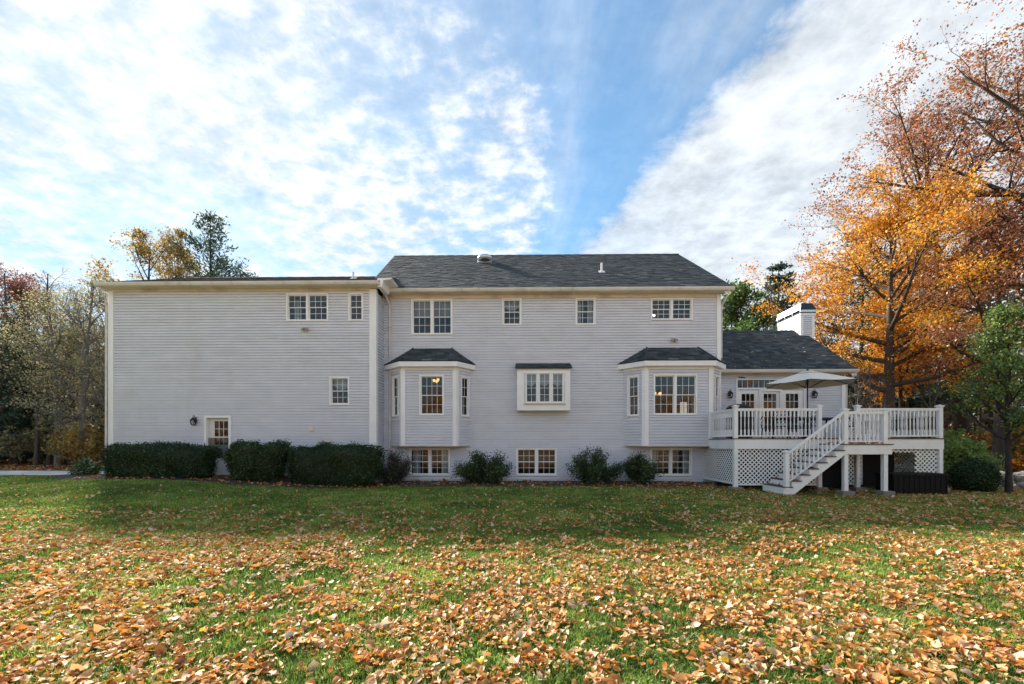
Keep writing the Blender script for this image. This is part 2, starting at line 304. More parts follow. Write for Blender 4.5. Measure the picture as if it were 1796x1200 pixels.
# ------------------------------------------------------------------ the ground
def build_ground():
    xs = np.unique(np.concatenate([np.linspace(-24, 24, 161), np.linspace(-400, -24, 30), np.linspace(24, 400, 30)]))
    ys = np.unique(np.concatenate([np.linspace(-4, 30, 120), np.linspace(-60, -4, 10), np.linspace(30, 600, 40)]))
    X, Y = np.meshgrid(xs, ys); V = np.stack([X, Y, gz(X, Y)], -1).reshape(-1, 3); nx, ny = len(xs), len(ys)
    i, j = np.meshgrid(np.arange(nx-1), np.arange(ny-1)); a = (j*nx+i).ravel(); F = np.stack([a, a+1, a+nx+1, a+nx], 1)
    return link('lawn', np_mesh('lawn', V, F, 'lawn', smooth=True), label='green lawn strewn with fallen leaves', kind='structure')
lawn = build_ground()
def sheet(name, poly_x, ylo, yhi, m, dz, **kw):
    """a strip of ground between two edge curves, draped over the lawn"""
    n = len(poly_x); V = []; k = 8
    for a in range(n):
        for b in range(k+1):
            y = ylo[a]+(yhi[a]-ylo[a])*b/k; V.append((poly_x[a], y, G(poly_x[a], y)+dz+(.03*math.sin(math.pi*min(1, b/k*2)*.5) if m == 'mulch' else 0)))
    F = [(a*(k+1)+b, (a+1)*(k+1)+b, (a+1)*(k+1)+b+1, a*(k+1)+b+1) for a in range(n-1) for b in range(k)]
    me = np_mesh(name, np.array(V), np.array(F), m, smooth=True); return link(name, me, **kw)
bx = np.linspace(-16.4, 6.8, 70)
sheet('mulch_bed', bx, [13.35+.15*math.sin(x*.9)+.95*float(sstep(-7, -3.5, x))+.12*math.sin(x*2.3)+(1.4*float(sstep(-14.9, -16.4, x))) for x in bx], [16.28 if x > -5.2 else 15.5 for x in bx], 'mulch', .012, kind='structure', label='dark mulch bed along the foot of the house')
dx = np.linspace(-40, -15.6, 30)
sheet('driveway', dx, [15.25-.03*(x+15.6) for x in dx], [17.6-.02*(x+15.6) for x in dx], 'driveway', .012, kind='structure', label='pale driveway strip at the edge of the woods')

# ------------------------------------------------------------------ the house
house = empty('house', (0, 17, 0), 'long two-storey grey clapboard house with dark roofs and white trim', 'house')
EXPO = .1016
def clap_rows(mb_fn, x0, x1, z0, z1, holes):
    """calls mb_fn(xa, xb, za, zb) for every piece of clapboard outside the holes"""
    n = int(round((z1-z0)/EXPO)); h = (z1-z0)/n
    for i in range(n):
        za, zb = z0+i*h, z0+(i+1)*h; segs = [(x0, x1)]
        for hx0, hx1, hz0, hz1 in holes:
            if za < hz1-.02 and zb > hz0+.02:
                ns = []
                for a, b in segs:
                    if hx1 <= a or hx0 >= b: ns.append((a, b)); continue
                    if hx0 > a+.02: ns.append((a, hx0))
                    if hx1 < b-.02: ns.append((hx1, b))
                segs = ns
        for a, b in segs: mb_fn(a, b, za, zb)
LIP = .046
def clap(mb, a, b, za, zb):
    h = zb-za; zs, ys = (za, za+.60*h, za+.66*h, zb+.003), (-LIP, -LIP+.003, -.003, -.001)
    V = [(x, y, z) for z, y in zip(zs, ys) for x in (a, b)]+[(a, 0, za-.001), (b, 0, za-.001)]
    return mb.add(V, [(0, 1, 3, 2), (2, 3, 5, 4), (4, 5, 7, 6), (8, 9, 1, 0), (0, 2, 4, 6, 8), (1, 9, 7, 5, 3)], random.random())
def cells(mb, x0, x1, z0, z1, holes, y0, y1):
    """a slab of wall with rectangular openings"""
    xs = sorted({x0, x1, *[h[0] for h in holes], *[h[1] for h in holes]}); xs = [x for x in xs if x0 <= x <= x1]
    for a, b in zip(xs, xs[1:]):
        z = z0
        for h in sorted([h for h in holes if h[0] < b-1e-6 and h[1] > a+1e-6], key=lambda h: h[2]):
            if h[2] > z: mb.box(a, b, y0, y1, z, h[2])
            z = max(z, h[3])
        if z < z1: mb.box(a, b, y0, y1, z, z1)
def Tw(x, y, ang=0.0): return Matrix.Translation((x, y, 0)) @ Matrix.Rotation(ang, 4, 'Z')
def wall(name, T, x0, x1, z0, z1, holes, single=True, parent=house):
    mb = MB(T); cells(mb, x0, x1, z0, z1, holes, .004, .13); w = mb.build(name, 'siding', parent)
    if single:
        def f(a, b, za, zb): clap(MB(T), a, b, za, zb).build('clapboard', 'siding', w)
        clap_rows(f, x0, x1, z0, z1, holes)
    else:
        m2 = MB(T); clap_rows(lambda *q: clap(m2, *q), x0, x1, z0, z1, holes); m2.build('clapboard_run', 'siding', w, kind='stuff')
    return w
def window(T, x0, x1, z0, z1, units, cols, parent=None, rows=2, hung=True, cas=.055, name='window', shade=0.0, label=None, flat=False):
    """flat: the pieces go straight under parent (which is a part already)"""
    o = parent if flat else empty(name, T @ Vector((x0/2+x1/2, 0, z0)), parent=parent)
    if label: o['label'] = label
    f = MB(T); y0, y1 = -.056, .09
    f.box(x0, x0+cas, y0, y1, z0, z1); f.box(x1-cas, x1, y0, y1, z0, z1); f.box(x0+cas, x1-cas, y0, y1, z1-cas, z1); f.box(x0+cas, x1-cas, y0-.012, y1, z0, z0+cas)
    ax0, ax1, az0, az1 = x0+cas, x1-cas, z0+cas, z1-cas; mw = .085; uw = (ax1-ax0-mw*(units-1))/units
    for u in range(1, units): f.box(ax0+u*uw+(u-1)*mw, ax0+u*uw+u*mw, y0+.004, y1, az0, az1)
    f.build('window_frame' if flat else 'frame', 'trim', o)
    for u in range(units):
        a = ax0+u*(uw+mw); b = a+uw; mid = (az0+az1)/2
        for (s0, s1, yy) in (((mid-.014, az1, .0), (az0, mid+.014, .03)) if hung else ((az0, az1, .0),)):
            s = MB(T); t = .028
            s.box(a, a+t, yy, yy+.03, s0, s1); s.box(b-t, b, yy, yy+.03, s0, s1); s.box(a+t, b-t, yy, yy+.03, s0, s0+t); s.box(a+t, b-t, yy, yy+.03, s1-t, s1)
            s.build('sash', 'trim', o)
            MB(T).box(a+t, b-t, yy+.014, yy+.018, s0+t, s1-t).build('pane', 'glass', o)
            g = MB(T); gw = .0065
            for c in range(1, cols): xc = a+t+(b-a-2*t)*c/cols; g.box(xc-gw, xc+gw, yy+.004, yy+.011, s0+t, s1-t)
            for r in range(1, rows): zc = s0+t+(s1-s0-2*t)*r/rows; g.box(a+t, b-t, yy+.0025, yy+.0125, zc-gw, zc+gw)
            g.build('muntin_grille', 'trim', o)
        if shade: MB(T).box(a+.01, b-.01, .12, .125, az1-(az1-az0)*shade, az1).build('roller_shade', 'shade_grey', o)
    return o
def inn(x0, x1, z0, z1, c=.02): return (x0+c, x1-c, z0+c, z1-c)
MW, WW, RW = Tw(0, 16.3), Tw(0, 15.4), Tw(0, 17.8)
# --- left wing
WIN_W = [(-8.44, -6.90, 5.90, 6.91, 2, 3), (-6.17, -5.63, 5.90, 6.91, 1, 2), (-6.86, -6.13, 2.85, 3.88, 1, 3)]
DOOR = (-11.45, -10.46, .36, 2.48)
wing_wall = wall('left_wing_wall', WW, -14.80, -5.40, .30, 7.0, [inn(*w[:4]) for w in WIN_W]+[inn(*DOOR)])
for w in WIN_W: window(WW, *w[:4], w[4], w[5], house)
# --- main wall
WIN_M = [(-4.11, -2.53, 5.62, 6.99, 2, 3, .48), (-.63, .11, 5.97, 6.99, 1, 3, 0), (2.16, 2.92, 5.97, 6.99, 1, 3, 0), (5.01, 6.59, 6.14, 6.98, 2, 3, 0),
         (-4.19, -2.62, .23, 1.29, 2, 3, 0), (-.10, 1.46, .23, 1.29, 2, 3, 0), (4.99, 6.56, .23, 1.29, 2, 3, 0)]
BAY1, BAY2, GW = (-4.92, -1.87, -4.28, -2.31), (3.98, 7.62, 4.62, 7.02), (-.06, 1.91, 2.69, 4.25)
holes = [inn(*w[:4]) for w in WIN_M]+[(BAY1[0]+.1, BAY1[1]-.1, 1.5, 4.25), (BAY2[0]+.1, 7.46, 1.5, 4.25), (GW[0]+.08, GW[1]-.08, GW[2]+.1, GW[3]-.08)]
main_wall = wall('main_wall', MW, -5.22, 7.50, .0, 7.0, holes)
for w in WIN_M: window(MW, *w[:4], w[4], w[5], house, shade=w[6])
# --- right wing wall with the french doors
FD = (8.97, 11.80, 1.66, 4.14)
rw_wall = wall('right_wing_wall', RW, 7.7, 13.28, -.1, 4.25, [inn(*FD)])
# --- return of the left wing
RET = Tw(-5.2, 15.52, R(90)); wall('wing_return_wall', RET, .0, .78, .05, 7.0, [], False)
# --- trim boards
def part(name, m, parent, *boxes, T=IDT, **kw):
    mb = MB(T)
    for b in boxes: mb.box(*b)
    return mb.build(name, m, parent, **kw)
part('corner_board', 'trim', house, (-15.0, -14.80, 15.342, 15.53, .2, 7.05)); part('corner_board', 'trim', house, (-5.40, -5.15, 15.342, 15.52, .05, 7.05))
part('corner_board', 'trim', house, (7.50, 7.645, 16.242, 16.43, .0, 7.1)); part('corner_board', 'trim', house, (13.28, 13.43, 17.742, 17.93, -.2, 4.4))
part('frieze_board', 'trim_cream', house, (-14.80, -5.40, 15.35, 15.4, 7.0, 7.16)); part('frieze_board', 'trim_cream', house, (-5.2, 7.50, 16.25, 16.3, 7.0, 7.2))
part('frieze_board', 'trim_cream', house, (7.7, 13.28, 17.75, 17.8, 4.25, 4.4))
part('foundation', 'foundation', house, (-14.8, -5.3, 15.44, 15.6, -.3, .3)); part('foundation', 'foundation', house, (-5.2, 7.5, 16.33, 16.5, -.3, .0))
# --- shells that close the rooms behind the walls
part('wing_shell', 'siding', house, (-14.95, -14.8, 15.53, 24.3, -.2, 7.1), (-14.8, -5.3, 24.15, 24.3, -.2, 7.1))
part('main_shell', 'siding', house, (-6.0, -5.86, 16.44, 26.4, -.2, 7.1), (-5.86, 7.5, 26.26, 26.4, -.2, 7.1), (7.5, 7.64, 16.43, 26.4, -.2, 7.1), (-5.86, -5.2, 16.30, 16.44, -.2, 7.1))
part('wing_shell', 'siding', house, (7.7, 13.28, 23.65, 23.8, -.2, 4.4), (13.28, 13.42, 17.93, 23.8, -.2, 4.4))
part('interior_floor', 'wall_inside_pale', house, (-14.78, -5.42, 15.55, 20, 4.55, 4.75), (-14.78, -5.42, 15.55, 20, 7.02, 7.1))
part('interior_floor', 'wall_inside', house, (-5.1, 7.45, 16.45, 21, 1.30, 1.42), (-5.1, 7.45, 16.45, 21, 4.4, 4.6), (-5.1, 7.45, 16.45, 26, 7.02, 7.1))
part('interior_floor', 'wall_inside', house, (7.75, 13.2, 17.95, 23.6, 1.5, 1.62), (7.75, 13.2, 17.95, 23.6, 4.28, 4.36))
part('interior_wall', 'wall_inside', house, (-14.78, -5.42, 19.4, 19.5, .3, 4.54), (-5.1, 7.45, 20.6, 20.7, -.1, 4.39), (7.75, 13.2, 21.9, 22.0, 1.63, 4.27), (1.95, 2.05, 16.45, 20.6, 1.43, 4.39), (-1.5, -1.4, 16.45, 20.6, 1.43, 4.39))
part('interior_wall', 'wall_inside_pale', house, (-14.78, -5.42, 18.4, 18.5, 4.76, 7.01), (-5.1, 7.45, 19.6, 19.7, 4.61, 7.01), (-1.3, -1.2, 16.45, 19.5, 4.61, 7.01), (1.2, 1.3, 16.45, 19.5, 4.61, 7.01), (3.9, 4.0, 16.45, 19.5, 4.61, 7.01))

# --- roofs
def shingles(mb, A, B, Cc, D, seed, rowh=.135, wmin=.16, wmax=.36):
    """tabs laid in courses over the plane A (eave left), B (eave right), D (ridge right), Cc (ridge left)"""
    rg = random.Random(seed); A, B, Cc, D = map(Vector, (A, B, Cc, D)); nrm = (B-A).cross(Cc-A).normalized()
    up = ((Cc+D)/2-(A+B)/2); n = max(2, int(round(up.length/rowh)))
    for i in range(n):
        t0, t1 = i/n, min(1, (i+1.15)/n); l0, r0 = A.lerp(Cc, t0), B.lerp(D, t0); l1, r1 = A.lerp(Cc, t1), B.lerp(D, t1); W = (r0-l0).length
        if W < .05: continue
        s = 0.0; first = True
        while s < W-1e-4:
            w = rg.uniform(wmin, wmax)*(rg.random()*.6+.2 if first else 1); first = False
            e = s+w
            if W-e < .06: e = W
            a, b = s/W, e/W; lift = rg.choice((.007, .009, .015)); dz = nrm*lift; dt = nrm*.002
            p = [l0.lerp(r0, a)+dz, l0.lerp(r0, b)+dz, l1.lerp(r1, b)+dt, l1.lerp(r1, a)+dt, l0.lerp(r0, a), l0.lerp(r0, b)]
            mb.add(p, [(0, 1, 2, 3), (4, 5, 1, 0)], min(1, max(0, rg.gauss(.45, .22)))); s = e
def roof(name, A, B, Cc, D, seed, m='shingle', parent=house, back=None, th=.10):
    """front slope with real shingles on a slab; back: eave points behind for the rear slope"""
    r = MB().slab([A, B, D, Cc], th).build(name, m, parent)
    sh = MB(); e = .003; up = Vector((0, 0, e)); shingles(sh, *[Vector(p)+up for p in (A, B, Cc, D)], seed); sh.build('shingles', m, r, kind='stuff')
    if back: MB().slab([Cc, D, back[1], back[0]], th).build('rear_slope', m, r)
    return r
mA, mB, mC, mD = (-5.76, 15.93, 7.27), (7.96, 15.93, 7.27), (-6.20, 21.2, 10.82), (7.86, 21.2, 10.82)
main_roof = roof('main_roof', mA, mB, mC, mD, 5, back=((-6.2, 26.8, 7.1), (7.86, 26.8, 7.1)))
wA, wB, wC, wD = (-15.10, 15.02, 7.22), (-4.93, 15.02, 7.22), (-15.38, 19.7, 9.20), (-5.0, 19.7, 9.20)
wing_roof = roof('left_wing_roof', wA, wB, wC, wD, 6, 'shingle_brown', back=((-15.38, 24.7, 7.1), (-5.0, 24.7, 7.1)))
rA, rB, rC, rD = (7.62, 17.42, 4.47), (13.66, 17.42, 4.47), (7.62, 20.8, 6.90), (13.62, 20.8, 6.90)
right_roof = roof('right_wing_roof', rA, rB, rC, rD, 7, back=((7.62, 24.2, 4.45), (13.62, 24.2, 4.45)))
def ridge_cap(a, b, r, m):
    mb = MB(); a, b = Vector(a), Vector(b); n = int((b-a).length/.24); rg = random.Random(int(abs(a.x)*100))
    for i in range(n):
        p, q = a.lerp(b, i/n), a.lerp(b, (i+1.12)/n); z = Vector((0, 0, .012+.006*(i % 2)))
        mb.add([p+z+Vector((0, -.14, -.09)), q+z+Vector((0, -.14, -.09)), q+z+Vector((0, 0, .008)), p+z+Vector((0, 0, .008)), q+z+Vector((0, .14, -.09)), p+z+Vector((0, .14, -.09))], [(0, 1, 2, 3), (3, 2, 4, 5)], rg.random()*.7)
    mb.build('ridge_cap', m, r, kind='stuff')
ridge_cap(mC, mD, main_roof, 'shingle'); ridge_cap(wC, wD, wing_roof, 'shingle_brown'); ridge_cap(rC, rD, right_roof, 'shingle')
# gable ends, soffits, fascia, gutters, rakes
def gable(name, x0, x1, y0, y1, yr, z0, zr, parent=house): return MB().prism([(y0, z0), (y1, z0), (yr, zr)], x0, x1, 'x').build(name, 'siding', parent)
gable('gable_wall', 7.50, 7.64, 16.3, 26.1, 21.2, 7.1, 10.55); gable('gable_wall', -6.0, -5.86, 16.5, 26.1, 21.2, 7.1, 10.5); gable('gable_wall', -14.95, -14.8, 15.5, 24.1, 19.75, 7.1, 8.95); gable('gable_wall', 13.28, 13.42, 17.9, 23.6, 20.8, 4.4, 6.65)
def eave(x0, x1, yw, yo, z, parent, dz=.0):
    part('soffit', 'trim_cream', parent, (x0, x1, yo+.02, yw, z-.15, z-.13)); part('fascia', 'trim_cream', parent, (x0, x1, yo+.0, yo+.02, z-.155, z-.045))
    g = MB().prism([(yo-.002, z-.14), (yo-.07, z-.14), (yo-.085, z-.115), (yo-.105, z-.075), (yo-.112, z-.035), (yo-.112, z-.022), (yo-.098, z-.022), (yo-.09, z-.06), (yo-.002, z-.11)], x0, x1, 'x')
    g.build('gutter', 'gutter', parent)
eave(-15.1, -4.93, 15.40, 15.02, 7.22, house); eave(-4.9, 7.96, 16.30, 15.93, 7.27, house); eave(7.72, 13.66, 17.80, 17.42, 4.47, house)
def rake(A, Cc, x0, x1, parent, h=.17):
    A, Cc = Vector(A), Vector(Cc); MB().add([(x0, A.y, A.z-.10-h), (x1, A.y, A.z-.10-h), (x1, A.y, A.z-.11), (x0, A.y, A.z-.11), (x0, Cc.y, Cc.z-.10-h), (x1, Cc.y, Cc.z-.10-h), (x1, Cc.y, Cc.z-.11), (x0, Cc.y, Cc.z-.11)],
        [(0, 1, 2, 3), (7, 6, 5, 4), (0, 4, 5, 1), (1, 5, 6, 2), (2, 6, 7, 3), (3, 7, 4, 0)]).build('rake_board', 'trim', parent)
rake(mB, mD, 7.66, 7.86, house); rake(rB, rD, 13.44, 13.62, house); rake(wA, wC, -15.1, -14.97, house)
# white cornice return where the wing roof dies into the main roof
MB().prism([(-5.02, 7.02), (-4.86, 7.02), (-4.80, 7.25), (-4.55, 7.29), (-4.50, 7.34), (-5.02, 7.32)], 15.06, 15.9).build('cornice_return', 'trim', house)
part('rake_board', 'trim', house, (-15.12, -14.99, 15.03, 15.45, 6.98, 7.08))
# downspouts
def downspout(pts, parent=house):
    mb = MB(); mb.tube(pts, .042, 4); d = mb.build('downspout', 'gutter', parent); return d
downspout([(-14.98, 14.98, 7.1), (-14.98, 15.0, 6.98), (-15.02, 15.29, 6.72), (-15.03, 15.31, 6.4), (-15.04, 15.31, .45)])
downspout([(-4.98, 15.86, 7.14), (-4.98, 15.9, 7.0), (-4.93, 16.2, 6.76), (-4.93, 16.22, 6.5), (-4.93, 16.22, .1)])
downspout([(7.78, 15.9, 7.14), (7.76, 15.98, 6.98), (7.70, 16.26, 6.70), (7.70, 16.34, 6.5), (7.70, 16.34, 4.7)])
downspout([(13.56, 17.38, 4.34), (13.55, 17.44, 4.2), (13.48, 17.72, 3.97), (13.48, 17.76, 3.8), (13.48, 17.76, -.1)])
for z in (5.9, 4.0, 2.3): part('downspout_strap', 'gutter', house, (-5.0, -4.86, 16.17, 16.275, z, z+.03))
# roof vents and pipes
v = empty('attic_vent', (-1.58, 20.0, 9.95), parent=main_roof)
MB().lathe((-1.58, 19.95, 9.95), [(.20, 0), (.20, .16), (.17, .17)], 14).build('vent_neck', 'black_metal', v, True)
MB().lathe((-1.58, 19.95, 10.09), [(.30, -.04), (.345, -.02), (.345, .05), (.30, .12), (.14, .155), (.02, .16)], 18).build('vent_hood', 'galvanised', v, True)
MB().slab([(-1.93, 19.6, 9.79), (-1.23, 19.6, 9.79), (-1.23, 20.05, 10.09), (-1.93, 20.05, 10.09)], .01).build('vent_flashing', 'galvanised', v)
def pipe(x, y, z, h, r, parent, m='pipe_white'):
    p = MB().tube([(x, y, z-.1), (x, y, z+h)], r, 10).build('vent_pipe', m, parent); MB().slab([(x-.12, y-.16, z-.095), (x+.12, y-.16, z-.095), (x+.12, y+.1, z+.085), (x-.12, y+.1, z+.085)], .012).build('pipe_flashing', m, parent)
pipe(3.49, 18.0, 8.69, .36, .045, main_roof); pipe(-6.63, 17.0, 8.07, .26, .04, wing_roof, 'galvanised')

# --- chimney
ch = empty('chimney', (13.58, 21.2, 0), parent=house)
CX0, CX1, CY0, CY1 = 13.27, 13.92, 20.30, 22.05
part('chimney_stack', 'siding', ch, (CX0+.02, CX1-.02, CY0+.02, CY1-.02, -.3, 7.56))
mb = MB(Tw(0, CY0+.018)); clap_rows(lambda *q: clap(mb, *q), CX0+.13, CX1-.13, 5.2, 7.5, []); mb.T = Tw(CX0+.018, CY1, R(-90)); clap_rows(lambda *q: clap(mb, *q), .12, CY1-CY0-.12, 5.2, 7.5, [])
mb.build('clapboard_run', 'siding', ch, kind='stuff')
for a, b, c, d in ((CX0, CX0+.13, CY0-.01, CY0+.13), (CX1-.13, CX1, CY0-.01, CY0+.13), (CX0, CX0+.12, CY1-.12, CY1), (CX1-.12, CX1, CY1-.12, CY1)): part('corner_board', 'trim', ch, (a-.012, b, c, d, -.2, 7.48))
part('cap_band', 'trim', ch, (CX0-.03, CX1+.03, CY0-.03, CY1+.03, 7.48, 7.60))
part('cap_base', 'chimney_cap_dark', ch, (CX0-.045, CX1+.045, CY0-.05, CY1+.05, 7.60, 7.64))
part('cap_opening', 'black_metal', ch, (CX0+.05, CX1-.05, CY0+.06, CY1-.06, 7.64, 7.76))
for k in range(4): part('cap_post', 'galvanised', ch, (CX0-.02, CX0+.02, CY0+k*.575-.0, CY0+k*.575+.03, 7.64, 7.76))
part('cap_lip', 'galvanised', ch, (CX0-.03, CX1+.03, CY0-.04, CY0-.02, 7.65, 7.745))
x0, x1, y0, y1 = CX0-.05, CX1+.05, CY0-.06, CY1+.06
hood = MB().add([(x0, y0, 7.76), (x1, y0, 7.76), (x1, y1, 7.76), (x0, y1, 7.76), (x0+.06, y0+.05, 8.06), (x1-.16, y0+.05, 8.06), (x1-.16, y1-.05, 8.06), (x0+.06, y1-.05, 8.06)],
               [(0, 3, 2, 1), (4, 5, 6, 7), (1, 2, 6, 5), (2, 3, 7, 6), (3, 0, 4, 7)]).build('cap_hood', 'galvanised', ch)
MB().add([(x0, y0-.004, 7.757), (x1, y0-.004, 7.757), (x1-.16, y0+.046, 8.063), (x0+.06, y0+.046, 8.063), (x0, y0+.01, 7.757), (x1, y0+.01, 7.757), (x1-.16, y0+.06, 8.063), (x0+.06, y0+.06, 8.063)],
         [(0, 1, 2, 3), (7, 6, 5, 4), (0, 4, 5, 1), (1, 5, 6, 2), (2, 6, 7, 3), (3, 7, 4, 0)]).build('cap_front', 'chimney_cap_dark', ch)

# --- bay windows
def bay(bx0, bx1, fx0, fx1, units, cols, name, label):
    Yw, Yf, zb, zt = 16.3, 15.66, 1.38, 4.27
    o = empty(name, ((bx0+bx1)/2, 16, zb), parent=house); o['label'] = label; cb = .11
    cm = MB()
    # front panel, then the two angled sides
    lw = math.hypot(fx0-bx0, Yw-Yf); rw = math.hypot(bx1-fx1, Yw-Yf); aL = math.atan2(Yf-Yw, fx0-bx0); aR = math.atan2(Yw-Yf, bx1-fx1)
    fw = fx1-fx0; win = .91 if units == 1 else 1.58; c = fw/2+(.10 if units == 1 else -.12)
    panels = [(Tw(fx0, Yf), fw, (c-win/2, c+win/2, 2.49, 3.98), units, cols), (Tw(bx0, Yw, aL), lw, (lw*.22, lw*.22+.48, 2.47, 3.98), 1, 2), (Tw(fx1, Yf, aR), rw, (rw*.30, rw*.30+.48, 2.47, 3.98), 1, 2)]
    for T, w, wn, un, co in panels:
        h = [inn(*wn)]; sm = MB(T); cells(sm, 0, w, zb, zt, h, .004, .09); sm.build('bay_wall', 'siding', o)
        cm.T = T; clap_rows(lambda *q: clap(cm, *q), 0.0, w, zb, zt, h); window(T, *wn, un, co, o, flat=True, cas=.05)
        MB(T).box(0.02, w-.02, -.05, -.002, zt-.11, zt).build('bay_frieze', 'trim', o)
    cm.build('clapboard_run', 'siding', o, kind='stuff')
    for T, a, b in ((Tw(fx0, Yf), -.03, cb), (Tw(fx1, Yf), -cb, .03)): MB(T).box(a, b, -.056, .02, zb-.015, zt).build('bay_corner_board', 'trim', o)
    MB(Tw(bx0, Yw, aL)).box(lw-cb, lw+.01, -.054, .02, zb-.014, zt-.002).build('bay_corner_board', 'trim', o); MB(Tw(fx1, Yf, aR)).box(-.01, cb, -.054, .02, zb-.014, zt-.002).build('bay_corner_board', 'trim', o)
    MB().prism([(bx0, Yw+.1), (fx0, Yf-.005), (fx1, Yf-.005), (bx1, Yw+.1)], zb-.03, zb, 'z').build('bay_floor', 'trim', o)
    MB().prism([(bx0, Yw+.1), (fx0, Yf+.02), (fx1, Yf+.02), (bx1, Yw+.1)], zt-.02, zt+.06, 'z').build('bay_ceiling', 'trim', o)
    # roof: eave overhang, white fascia, three hipped planes
    oh = .24; ex0, ex1, gx0, gx1, ye = bx0-.23, bx1+.22, fx0-.08, fx1+.08, Yf-oh; ze = 4.46; zr = 5.10; rx0, rx1 = fx0+.24, fx1-.24; yr = 16.27
    MB().prism([(ex0, Yw-.03), (gx0, ye), (gx1, ye), (ex1, Yw-.03)], 4.262, 4.44, 'z').build('bay_fascia', 'trim', o)
    E0, E1, E2, E3, Q0, Q1 = (ex0-.02, yr, ze), (gx0-.02, ye-.03, ze), (gx1+.02, ye-.03, ze), (ex1+.02, yr, ze), (rx0, yr, zr), (rx1, yr, zr)
    core = MB().add([E0, E1, E2, E3, Q0, Q1], [(1, 2, 5, 4), (0, 1, 4), (2, 3, 5), (0, 3, 2, 1)]); core.build('bay_roof', 'shingle', o)
    sh = MB()
    for k, (A, B, Cc, D) in enumerate(((E1, E2, Q0, Q1), (E0, E1, Q0, Q0), (E2, E3, Q1, Q1))): shingles(sh, *[Vector(p)+Vector((0, 0, .004)) for p in (A, B, Cc, D)], 30+k, .14)
    for a, b in ((E1, Q0), (E2, Q1)): sh.tube([Vector(a)+Vector((0, 0, .01)), Vector(b)+Vector((0, 0, .01))], .03, 5)
    sh.build('bay_shingles', 'shingle', o, kind='stuff'); return o
bay(*BAY1, 1, 4, 'bay_window', 'smaller bay window beside the inner corner of the left wing')
bay(*BAY2, 2, 3, 'bay_window', 'wider bay window next to the white deck')

# --- kitchen box window
gw = empty('box_window', (.92, 15.9, 2.69), parent=house); gw['label'] = 'white box window with three casements and a tiny shingled roof'
Tg = Tw(0, 15.85); gx0, gx1, gz0, gz1 = GW; ix0, ix1, iz0, iz1 = .22, 1.70, 2.94, 4.10
b = MB(Tg); cells(b, gx0, gx1, gz0, gz1, [(ix0, ix1, iz0, iz1)], 0, .03); b.box(gx0, gx0+.03, .03, .45, gz0, gz1); b.box(gx1-.03, gx1, .03, .45, gz0, gz1); b.box(gx0+.03, gx1-.03, .03, .45, gz0, gz0+.03); b.box(gx0+.03, gx1-.03, .03, .45, gz1-.03, gz1)
b.build('box_case', 'trim', gw)
for k in range(3):
    a = ix0+.012+k*(ix1-ix0-.024)/3; window(Tg, a+.003, a+(ix1-ix0-.024)/3-.003, iz0+.005, iz1-.005, 1, 2, gw, rows=4, hung=False, cas=.045, flat=True)
MB(Tg).box(ix0-.04, ix1+.04, -.055, -.002, iz0-.03, iz0-.002).build('box_sill', 'trim_cream', gw)
A, B, Cc, D = (-.13, 15.74, 4.27), (1.97, 15.74, 4.27), (-.11, 16.28, 4.52), (1.95, 16.28, 4.52)
MB().slab([A, B, D, Cc], .05).build('box_roof', 'shingle', gw); sh = MB(); shingles(sh, *[Vector(p)+Vector((0, 0, .003)) for p in (A, B, Cc, D)], 44, .15); sh.build('box_shingles', 'shingle', gw, kind='stuff')

# --- storm door of the left wing
sdoor = empty('storm_door', (-10.95, 15.4, .36), parent=house)
x0, x1, z0, z1 = DOOR
part('door_frame', 'trim', sdoor, (x0, x0+.085, -.06, .1, z0, z1), (x1-.085, x1, -.06, .1, z0, z1), (x0+.085, x1-.085, -.06, .1, z1-.085, z1), T=WW)
part('threshold', 'trim_cream', sdoor, (x0, x1, -.12, .1, z0-.05, z0), T=WW)
part('inner_door', 'storm_door', sdoor, (x0+.09, x0+.30, .07, .11, z0, z1-.09), (x1-.19, x1-.09, .07, .11, z0, z1-.09), (x0+.30, x1-.19, .07, .11, z1-.20, z1-.09), (x0+.30, x1-.19, .07, .11, z0, z0+1.06), T=WW)
part('door_pane', 'glass', sdoor, (x0+.30, x1-.19, .088, .092, z0+1.06, z1-.20), T=WW)
g = MB(WW)
for c in (1, 2): xc = x0+.30+(.50)*c/3; g.box(xc-.01, xc+.01, .075, .084, z0+1.06, z1-.20)
for r in (1, 2): zc = z0+1.06+.86*r/3; g.box(x0+.30, x1-.19, .073, .086, zc-.01, zc+.01)
g.build('muntin_grille', 'storm_door', sdoor)
part('storm_panel', 'storm_door', sdoor, (x0+.085, x1-.085, .0, .03, z0+.03, z0+.55), (x0+.085, x1-.085, .0, .03, z0+1.31, z0+1.345), (x0+.085, x0+.115, .0, .03, z0+.55, z0+1.31), (x1-.115, x1-.085, .0, .03, z0+.55, z0+1.31), T=WW)
part('storm_glass', 'glass', sdoor, (x0+.115, x1-.115, .012, .016, z0+.55, z0+1.31), T=WW)
MB(WW).tube([(x0+.05, -.05, z0+.95), (x0+.045, -.09, z0+.99), (x0+.045, -.09, z0+1.09), (x0+.05, -.05, z0+1.13)], .014, 6).build('door_handle', 'black_metal', sdoor)
part('door_step', 'footing', house, (-11.7, -10.0, 14.85, 15.38, -.1, .26), label='low stone step below the storm door')
part('dryer_vent', 'vent_plastic', house, (-7.61, -7.42, -.065, -.004, 1.9, 2.1), (-7.59, -7.44, -.095, -.065, 1.93, 2.07), T=WW)

